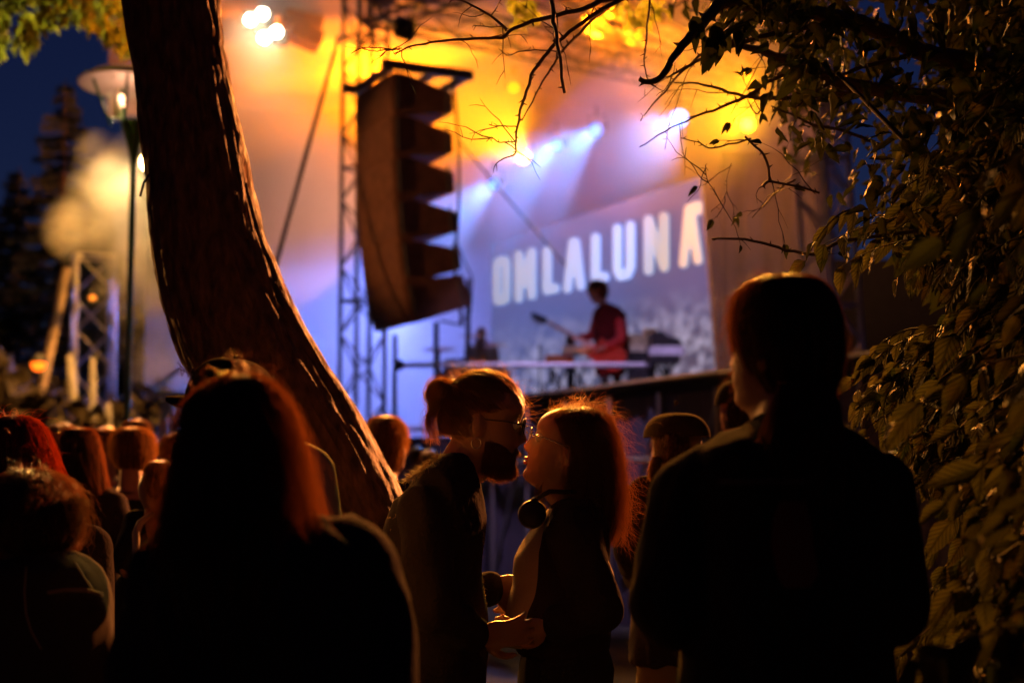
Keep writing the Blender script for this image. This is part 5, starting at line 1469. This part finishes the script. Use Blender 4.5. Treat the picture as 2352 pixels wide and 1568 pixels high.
def glasses(parent, Mh, dark=True, r=.024, back=-.02):
    g = MB(); gl = None
    top = thing  # not used for the frame itself
    fr_ = MB()
    for sd in (-1, 1):
        c = Vector((sd * .033, .102, .010)); ring = []
        for k in range(25):
            a = 2 * math.pi * k / 24; ring.append(Mh @ (c + Vector((math.cos(a) * r * 1.1, -.004 * abs(sd * math.cos(a)), math.sin(a) * r * .9))))
        fr_.tube(ring, .0018, 6)
        fr_.tube([Mh @ (c + Vector((sd * r * 1.1, 0, .004))), Mh @ Vector((sd * .073, .06, .014)), Mh @ Vector((sd * .078, back, .008)), Mh @ Vector((sd * .076, back - .02, -.012))], .0016, 6)
    fr_.tube([Mh @ Vector((-.009, .108, .014)), Mh @ Vector((0, .112, .016)), Mh @ Vector((.009, .108, .014))], .0016, 6)
    o = fr_.build('glasses', M['metal_thin'] if not dark else M['black'], parent, True)
    for sd in (-1, 1):
        q = MB(); c = Vector((sd * .033, .102, .010)); ring = [Mh @ (c + Vector((math.cos(a) * r * 1.08, 0, math.sin(a) * r * .88))) for a in [2 * math.pi * k / 24 for k in range(24)]]
        q.prism(ring, Mh.to_3x3() @ Vector((0, .0015, 0))); q.build('lens', M['glass_dark'] if dark else M['lens_clear'], o, True)
    return o
gm, nt, pg = mat_new('clear_lens'); pg.inputs['Base Color'].default_value = (.9, .85, .75, 1); pg.inputs['Roughness'].default_value = .1; pg.inputs['Alpha'].default_value = .45
M['lens_clear'] = gm
glasses(t, Mh, True, .025)
er = [Mh @ Vector((.078, -.010 + .012 * math.cos(a), -.052 + .013 * math.sin(a))) for a in [2 * math.pi * k / 20 for k in range(21)]]
MB().tube(er, .0013, 6).build('earring', M['metal_thin'], t, True)
MB().lathe(P(1140, 1356, YI + .16), [(.029, -.008), (.032, -.004), (.032, .004), (.029, .008)], 20, Matrix.Rotation(R(90), 3, 'Y')).build('wristband', M['black'], t, True)
# frayed seams of his jacket
pp = []
for (x0, y0, x1, y1, n_, yo, ln_) in ((925, 1108, 1003, 1052, 150, -.12, .022), (1092, 1110, 1112, 1230, 70, -.04, .013), (1108, 1230, 1104, 1300, 40, -.04, .012), (1104, 1300, 1118, 1385, 50, -.04, .012), (915, 1165, 880, 1260, 45, -.1, .014), (1000, 1052, 1010, 1042, 30, -.08, .02)):
    for k in range(n_):
        f = random.random(); p = P(x0 + (x1 - x0) * f + random.gauss(0, 2), y0 + (y1 - y0) * f + random.gauss(0, 2), YI + yo + random.gauss(0, .02))
        d = Vector((random.gauss(-.3, .5), random.gauss(-.4, .4), random.gauss(.0, .6))).normalized(); pts = [p]
        for q in range(6):
            d = (d + Vector((random.gauss(0, .3), 0, random.gauss(-.15, .25)))).normalized(); pts.append(pts[-1] + d * ln_ / 6)
        pp.append(pts)
strands('frayed_fringe', np.array([[list(q) for q in a] for a in pp]), .0007, simple('fringe_thread', (.35, .25, .12), .8), t)

YJ = 3.7
t, Mh, dj = human('woman with wavy hair and round glasses tilting her face up to be kissed', 1290, YJ, 1.66, 90, fem=True, skin='skin2', head=dict(c=P(1299, 1036, YJ), yaw=90, pitch=18, s=1.0),
    J=dict(neck=P(1318, 1155, YJ), shL=P(1318, 1232, YJ - .16), shR=P(1300, 1232, YJ + .16), elL=P(1378, 1395, YJ - .19), wrL=P(1262, 1440, YJ - .2), elR=P(1350, 1390, YJ + .18), wrR=P(1240, 1400, YJ + .18), pelvis=P(1290, 1525, YJ)),
    top='tee_light', rows=[(1165, 1262, 1330), (1185, 1245, 1340), (1215, 1222, 1346), (1250, 1200, 1350), (1280, 1184, 1352), (1310, 1182, 1350), (1340, 1182, 1348), (1370, 1172, 1350), (1410, 1162, 1352), (1450, 1160, 1356), (1480, 1164, 1358)], bdepth=.115, vox=.006, hands=dict(L=((-1, 0, -.12), (0, .8, .5), .25), R=((-1, -.1, .1), (0, -1, 0), .2)), shirt_grow=.012, sleeve=.3, wr=.004, group='couple in the centre')
# dark jacket hanging open over the T-shirt
m = MB(); up_ = (dj['neck'] - dj['pelvis']); rt_ = (dj['shR'] - dj['shL']).normalized(); bkv = Vector((.036, 0, 0))
px_body(m, [(1150, 1285, 1375), (1170, 1268, 1388), (1210, 1246, 1396), (1260, 1228, 1396), (1320, 1218, 1394), (1400, 1204, 1398), (1450, 1196, 1396), (1492, 1190, 1388)], YJ, .165)
for c in ('L', 'R'):
    capsule(m, dj['neck'] + (dj['sh' + c] - dj['neck']) * .45 + Vector((.01, 0, -.03)), dj['sh' + c], .055, .066)
    capsule(m, dj['sh' + c], dj['el' + c], .066, .056); capsule(m, dj['el' + c], dj['el' + c].lerp(dj['wr' + c], .8), .056, .043)
remesh(m, 'jacket', .008, M['jacket'], t, wrinkle=.009, seed=8)
for sd in (-1, 1): MB().ball(Mh @ Vector((sd * .030, .074, .012)), .0120).build('eye', M['eye'], t, True)
M['lips'] = skin_mat('lips', (.5, .15, .13))
lp_ = MB(); lp_.ball(Mh @ Vector((0, .0905, -.0475)), (.020, .0065, .0045), Mh.to_3x3(), 14, 8); lp_.ball(Mh @ Vector((0, .0895, -.0595)), (.018, .0068, .0055), Mh.to_3x3(), 14, 8); lp_.build('lips', M['lips'], t, True)
glasses(t, Mh, False, .022)
hair = hair_loft(t, [(936, 1318, 1342), (941, 1288, 1368), (952, 1268, 1390), (975, 1270, 1404), (1010, 1284, 1414), (1050, 1300, 1420), (1095, 1304, 1424), (1140, 1300, 1426), (1185, 1306, 1424), (1225, 1325, 1414), (1255, 1350, 1400)], YJ, .92, M['hair_dark'], 5600, .035, .013, 1000, .0004, curl=.05, flylen=.11, flyside=(.1, .9))
pp = []
for k in range(260):   # light wisps over the forehead and crown, curls at the throat
    if k < 200:
        u = random.random(); p = P(1262 + 75 * u, 958 - 22 * math.sin(u * 3.1 * .5 + .2), YJ + random.gauss(0, .04)); d = Vector((random.gauss(.2, .5), 0, random.gauss(.8, .4))).normalized(); L_ = random.uniform(.015, .05)
    else:
        p = P(1245 + random.gauss(0, 5), 1118 + random.gauss(0, 8), YJ - .05); d = Vector((-1, 0, -.3)); L_ = random.uniform(.04, .07)
    pts = [p]
    for q in range(9):
        d = (d + (Vector((random.gauss(.12, .2), 0, random.gauss(-.1, .2))) if k < 200 else Vector((.38, 0, -.22)))).normalized(); pts.append(pts[-1] + d * L_ / 9)
    pp.append(pts)
strands('wispy_hair', np.array([[list(q) for q in a] for a in pp]), .0004, M['hair_brown'], hair)
hp = thing('headphones', P(1222, 1182, YJ - .06), 'black over-ear headphones hanging round the neck of the kissing woman', 'headphones')
for yy, xx in ((-.09, 1222), (.07, 1228)):
    c = P(xx, 1181, YJ + yy)
    MB().lathe(c, [(0, -.02), (.028, -.02), (.035, -.008), (.035, .010), (.029, .018), (.0, .02)], 24, Matrix.Rotation(R(75), 3, 'X') @ Matrix.Rotation(R(8), 3, 'Y')).build('ear_cup', M['black'], hp, True)
MB().tube([P(1222, 1150, YJ - .09), P(1262, 1128, YJ - .10), P(1320, 1130, YJ - .085), P(1372, 1150, YJ), P(1320, 1130, YJ + .085), P(1262, 1128, YJ + .08), P(1228, 1150, YJ + .07)], .006, 8).build('headband', M['black'], hp, True)

# ---- people right of the couple
YM = 4.7
t, Mh, dj = human('person in a round cap with a ginger lock standing behind the tall man', 1570, YM, 1.68, 20, head=dict(c=P(1552, 1032, YM), yaw=40), J=dict(neck=P(1570, 1100, YM), shL=P(1487, 1150, YM), elL=P(1455, 1265, YM - .05), wrL=P(1478, 1345, YM + .1)), top='jacket', legs='khaki', hands=dict(L=((.1, .3, -1), (1, 0, 0), .8)), shirt_grow=.024, wr=.011, sleeve=.9, sleeve_r=1.15)
cp, _ = cap_on(t, Mh, 1.12, fabric('checked_cap', (.06, .042, .02), 120), brim=False, crown=.72)
hair_loft(t, [(985, 1514, 1586), (1000, 1503, 1592), (1025, 1500, 1596), (1045, 1502, 1592), (1062, 1510, 1580)], YM, .9, M['hair_brown'], 300, fly=20)
hair_loft(t, [(1048, 1500, 1516), (1056, 1497, 1517), (1072, 1492, 1516), (1092, 1490, 1510), (1104, 1496, 1504)], YM - .05, .9, M['hair_brown'], 500, fitd=.02, frizz=.03, wave=.004, fly=40, r=.0007, flylen=.04)
YN = 6.2
t, Mh, dj = human('person in a black cap half hidden by the shoulder of the tall man', 1700, YN, 1.80, 10, head=dict(c=P(1696, 950, YN), yaw=30), top='tee_black')
cap_on(t, Mh, 1.1, M['cap'], brim=False)
hair_loft(t, [(925, 1665, 1728), (950, 1658, 1734), (985, 1665, 1728)], YN, .9, M['hair_dark'], 200, fly=10)
YO = 2.5
t, Mh, dj = human('tall man with a long ponytail and black printed T-shirt, largest figure at the right', 1800, YO, 1.86, 8, head=dict(c=P(1792, 812, YO), yaw=48, pitch=3, s=1.03), skin='skin2', J=dict(neck=P(1805, 1000, YO), shL=P(1592, 1128, YO), shR=P(2005, 1125, YO + .03), elL=P(1540, 1400, YO - .03), elR=P(2030, 1400, YO), wrL=P(1650, 1490, YO + .16), wrR=P(1930, 1490, YO + .16)), top='tee_black', sleeve=.47, shirt_grow=.014, sleeve_r=1.05, vox=.008, wr=.010, bdepth=.135, rows=[(965, 1735, 1890), (985, 1700, 1930), (1010, 1655, 1970), (1040, 1612, 2010), (1080, 1585, 2035), (1150, 1575, 2038), (1300, 1575, 2030), (1500, 1570, 2035), (1700, 1570, 2035), (1780, 1575, 2030)])
hr = hair_loft(t, [(637, 1775, 1830), (642, 1738, 1862), (656, 1708, 1890), (684, 1690, 1908), (725, 1684, 1920), (775, 1684, 1928), (825, 1697, 1930), (870, 1722, 1926), (915, 1752, 1918)], YO, .95, M['hair_dark'], 3600, .02, .004, 420, .0005, flylen=.07, flyside=(2.6, .8), yc=.0)
hair_loft(t, [(880, 1790, 1915), (930, 1778, 1925), (1000, 1770, 1928), (1070, 1776, 1930), (1140, 1790, 1922), (1200, 1815, 1900), (1260, 1845, 1875)], YO - .115, .45, M['hair_dark'], 1800, fitd=.03, frizz=.06, wave=.010, fly=120, r=.0006, flylen=.05)
prn = MB(); red = simple('faded_red_print', (.10, .018, .012), .9); gry = simple('faded_grey_print', (.05, .035, .03), .9)
def back_pt(x, y, off=0): 
    return P(x, y, YO - .158 + .12 * abs((x - 1805) / 260) ** 2.2 - off)
def patch(mat, pts_rows, nm):
    m = MB(); n = 10
    for (y, xl, xr) in pts_rows:
        for i in range(n + 1): m.v.append(tuple(back_pt(xl + (xr - xl) * i / n, y)))
    for j in range(len(pts_rows) - 1):
        for i in range(n): a = j * (n + 1) + i; m.f.append((a, a + 1, a + n + 2, a + n + 1))
    m.build(nm, mat, t, True)
patch(gry, [(1098, 1650, 1850), (1112, 1648, 1852)], 'chest_print'); patch(red, [(1150, 1790, 1850), (1190, 1775, 1862), (1250, 1770, 1870), (1320, 1785, 1880), (1350, 1800, 1860)], 'chest_print')

# ---- bass player on the stage
YP = 18.0
t, Mh, dj = human('bass player in a dark waistcoat and red sleeves bending over the instrument on stage', Vector((P(1405, 900, YP).x, YP, DZ)), YP, 1.78, 40, floor=DZ, head=dict(c=P(1370, 672, YP), yaw=75, pitch=-30, s=1.12, keep=1), lean=8,
    J=dict(neck=P(1388, 706, YP), pelvis=P(1402, 838, YP), shL=P(1376, 722, YP + .1), shR=P(1424, 728, YP - .1), elR=P(1428, 778, YP - .2), wrR=P(1385, 800, YP - .25), elL=P(1362, 770, YP + .2), wrL=P(1322, 778, YP - .1)), top='dark_red', legs='trousers', sleeve=0, vox=.018, group='musicians on stage', skin='skin', shirt_grow=.05, rows=[(698, 1382, 1402), (708, 1368, 1425), (725, 1362, 1436), (760, 1362, 1442), (800, 1366, 1442), (840, 1366, 1438), (862, 1368, 1436)], bdepth=.17)
m = MB()
for c in ('L', 'R'): capsule(m, dj['sh' + c], dj['el' + c], .075, .062); capsule(m, dj['el' + c], dj['el' + c].lerp(dj['wr' + c], .7), .062, .045)
remesh(m, 'sleeves', .016, fabric('red_sleeve', (.35, .04, .04)), t, wrinkle=.01)
hair_loft(t, [(643, 1362, 1380), (648, 1354, 1390), (660, 1352, 1396), (675, 1360, 1396), (688, 1372, 1392)], YP, .95, M['hair_brown'], 300, .03, .01, 40, .003, flylen=.05)
bg_ = thing('bass_guitar', P(1378, 802, YP - .2), 'bass guitar with its neck raised to the left, held by the player on stage', 'guitar')
c = P(1385, 808, YP - .2); nd = (P(1225, 722, YP - .2) - c).normalized()
perp = Vector((-nd.z, 0, nd.x)); 
ol = [(-.30, .0), (-.28, .12), (-.18, .17), (-.06, .13), (.04, .15), (.16, .14), (.12, .06), (.14, .03), (.14, -.03), (.1, -.08), (.12, -.15), (.0, -.14), (-.08, -.12), (-.18, -.17), (-.28, -.12)]
MB().prism([c + nd * a + perp * b for a, b in ol], Vector((0, .045, 0))).build('guitar_body', simple('red_lacquer', (.4, .05, .03), .2), bg_)
MB().prism([c + nd * .12 + perp * .028 + Vector((0, -.01, 0)), c + nd * .80 + perp * .022 + Vector((0, -.01, 0)), c + nd * .80 - perp * .022 + Vector((0, -.01, 0)), c + nd * .12 - perp * .028 + Vector((0, -.01, 0))], Vector((0, .025, 0))).build('guitar_neck', simple('maple_neck', (.45, .35, .3), .3), bg_)
hd_ = MB().prism([c + nd * .80 + perp * .03, c + nd * .90 + perp * .06, c + nd * 1.02 + perp * .03, c + nd * 1.02 - perp * .02, c + nd * .82 - perp * .045], Vector((0, .03, 0))).build('headstock', M['black'], bg_)
for k in range(4): MB().tube([c + nd * (.85 + .045 * k) + perp * .03, c + nd * (.85 + .045 * k) + perp * .10], .012, 6).build('tuning_peg', M['alu'], hd_)

# ---- instruments on stage
def keyboard(x, y, Y, w, label, mat, legs=True):
    c = P(x, y, Y); t = thing('keyboard', Vector((c.x, c.y, DZ)), label, 'keyboard', 'keyboards on stage')
    MB().box(c, (w, .34, .09)).build('keyboard_case', mat, t)
    MB().box(c + Vector((0, -.08, .05)), (w * .92, .14, .02)).build('white_keys', simple('keys', (.8, .8, .78), .3), t)
    for sd in (-1, 1):
        rod('stand_leg', (c.x - sd * w * .35, c.y - .1, DZ), (c.x + sd * w * .35, c.y - .1, c.z - .05), .018, M['black'], t)
    return t
keyboard(1528, 808, 17.2, .42, 'white keyboard on a crossed stand at the right of the stage', simple('white_plastic', (.7, .7, .75), .4))
keyboard(1524, 826, 17.0, .36, 'lower black keyboard below the white one', M['black'])
keyboard(1330, 806, 18.6, .42, 'pale keyboard in front of the bass player', simple('yellow_lit_case', (.75, .65, .35), .5))  # yellow stage light on the case is put into its colour
keyboard(1284, 826, 18.4, .36, 'keyboard with orange light in its case colour left of the bass player', simple('orange_lit_case', (.8, .25, .08), .5))  # orange stage light is put into the case colour, nothing glows
lt_ = thing('piano_lid', P(1525, 790, 17.6), 'black sloping lid of an instrument behind the keyboards', 'lid')
MB().prism([P(1496, 762, 17.6), P(1520, 760, 17.6), P(1535, 772, 17.6), P(1562, 778, 17.6), P(1568, 794, 17.6), P(1496, 797, 17.6)], Vector((.0, .5, 0))).build('lid_board', M['black'], lt_)
rod('lid_prop', P(1530, 790, 17.7), (P(1530, 790, 17.7).x, 17.7, DZ), .03, M['black'], lt_)
for x, y, w, h, Y, lab, col in ((1466, 784, .30, .16, 18.3, 'pale road case right of the bass player', (.7, .6, .33)), (1492, 776, .16, .22, 18.5, 'yellow lit box beside the black lid', (.75, .62, .3)), (1462, 802, .3, .08, 18.2, 'small cream box on the road case', (.8, .75, .5)), (1310, 790, .12, .2, 18.8, 'dark amplifier behind the pale keyboard', (.02, .02, .02))):  # yellow stage light is put into the colours of the pale boxes
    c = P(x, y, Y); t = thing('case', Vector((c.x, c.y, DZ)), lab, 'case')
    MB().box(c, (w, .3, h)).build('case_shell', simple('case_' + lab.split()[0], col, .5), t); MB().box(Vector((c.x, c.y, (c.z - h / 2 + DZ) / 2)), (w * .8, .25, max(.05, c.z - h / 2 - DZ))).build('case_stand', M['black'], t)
for x, y0, Y, lab in ((1487, 800, 16.6, 'dark microphone stand at the front edge of the stage'), (1240, 800, 19, 'thin microphone stand left of the orange lit keyboard')):
    b_ = P(x, 850, Y); t = thing('microphone_stand', Vector((b_.x, Y, DZ)), lab, 'microphone stand')
    rod('stand_pole', (b_.x, Y, DZ), P(x, y0, Y), .014, M['black'], t)
    for a in (30, 150, 270): rod('stand_leg', (b_.x, Y, DZ + .12), (b_.x + .28 * math.cos(R(a)), Y + .28 * math.sin(R(a)), DZ + .02), .012, M['black'], t)
    MB().ball(P(x, y0 - 2, Y), (.025, .025, .035)).build('microphone', M['steel'], t, True)
# drums seen through the blue haze
dr = thing('drum_kit', P(1085, 850, 20.5), 'blurred drum kit in blue light between the loudspeakers and the screen', 'drums')
for x, y, Y, r, h in ((1060, 860, 20.5, .26, .4), (1110, 850, 20.4, .2, .25), (1030, 880, 20.2, .2, .3), (1140, 878, 20.2, .22, .35)):
    c = P(x, y, Y); q = MB().lathe(c, [(0, -h / 2), (r, -h / 2), (r, h / 2), (0, h / 2)], 24).build('drum_shell', simple('drum_wrap', (.4, .3, .42), .3), dr)
    MB().lathe(c, [(0, h / 2 + .012), (r * .97, h / 2 + .012)], 24).build('drum_head', M['tee_light'], q)
    rod('drum_leg', (c.x, c.y, 1.95 if True else 0), c, .02, M['alu'], dr)
for x, y, Y in ((1010, 800, 20.5), (1130, 790, 20.5), (1090, 770, 20.8)):
    c = P(x, y, Y); MB().lathe(c, [(.02, .02), (.1, .01), (.24, -.01)], 24, Matrix.Rotation(R(12), 3, 'X')).build('cymbal', M['metal_thin'], dr)
    rod('cymbal_stand', (c.x, c.y, 1.95), c, .014, M['alu'], dr)
MB().box((P(1085, 900, 20.8).x, 21.3, .97), (2.6, 2.4, 1.94)).build('drum_riser', M['skirt']); meta(bpy.data.objects['drum_riser'], 'dark riser under the drum kit', 'riser')
YQ = 20.9
t, Mh, dj = human('drummer barely visible in the blue haze behind the drum kit', Vector((P(1105, 900, YQ).x, YQ + .2, 1.94)), YQ, 1.72, 175, floor=1.94, vox=.02, top='tee_light', group='musicians on stage')
hair_loft(t, [(778, 1098, 1110), (782, 1090, 1120), (792, 1088, 1122), (804, 1092, 1118)], YQ + .2, .95, M['hair_dark'], 100, fly=0, r=.002)
# tripod light stand with pale heads at the left, behind the crowd
st = thing('equipment_stand', Vector((P(395, 1000, 15).x, 15, 0)), 'bright folding stand with pale boxes behind the crowd left of the trunk', 'stand')
wp = simple('pale_blue_paint', (.7, .72, .85), .4)
for x0, y0, x1, y1 in ((385, 915, 366, 1010), (388, 915, 408, 1015), (420, 908, 398, 1010), (372, 925, 385, 1010)):
    rod('stand_leg', P(x0, y0, 15), P(x1, y1, 15.1), .036, wp, st)
    rod('stand_leg', P(x1, y1, 15.1), (P(x1, y1, 15).x, 15.15, 0), .03, wp, st)
MB().box(P(392, 908, 15), (.42, .3, .07)).build('stand_top', wp, st)
for x, y, r in ((357, 914, .06), (374, 905, .05)): MB().ball(P(x, y, 15), r).build('stand_knob', M['tee_light'], st, True)
rod('stand_arm', P(350, 895, 15), P(414, 846, 15), .03, wp, st)
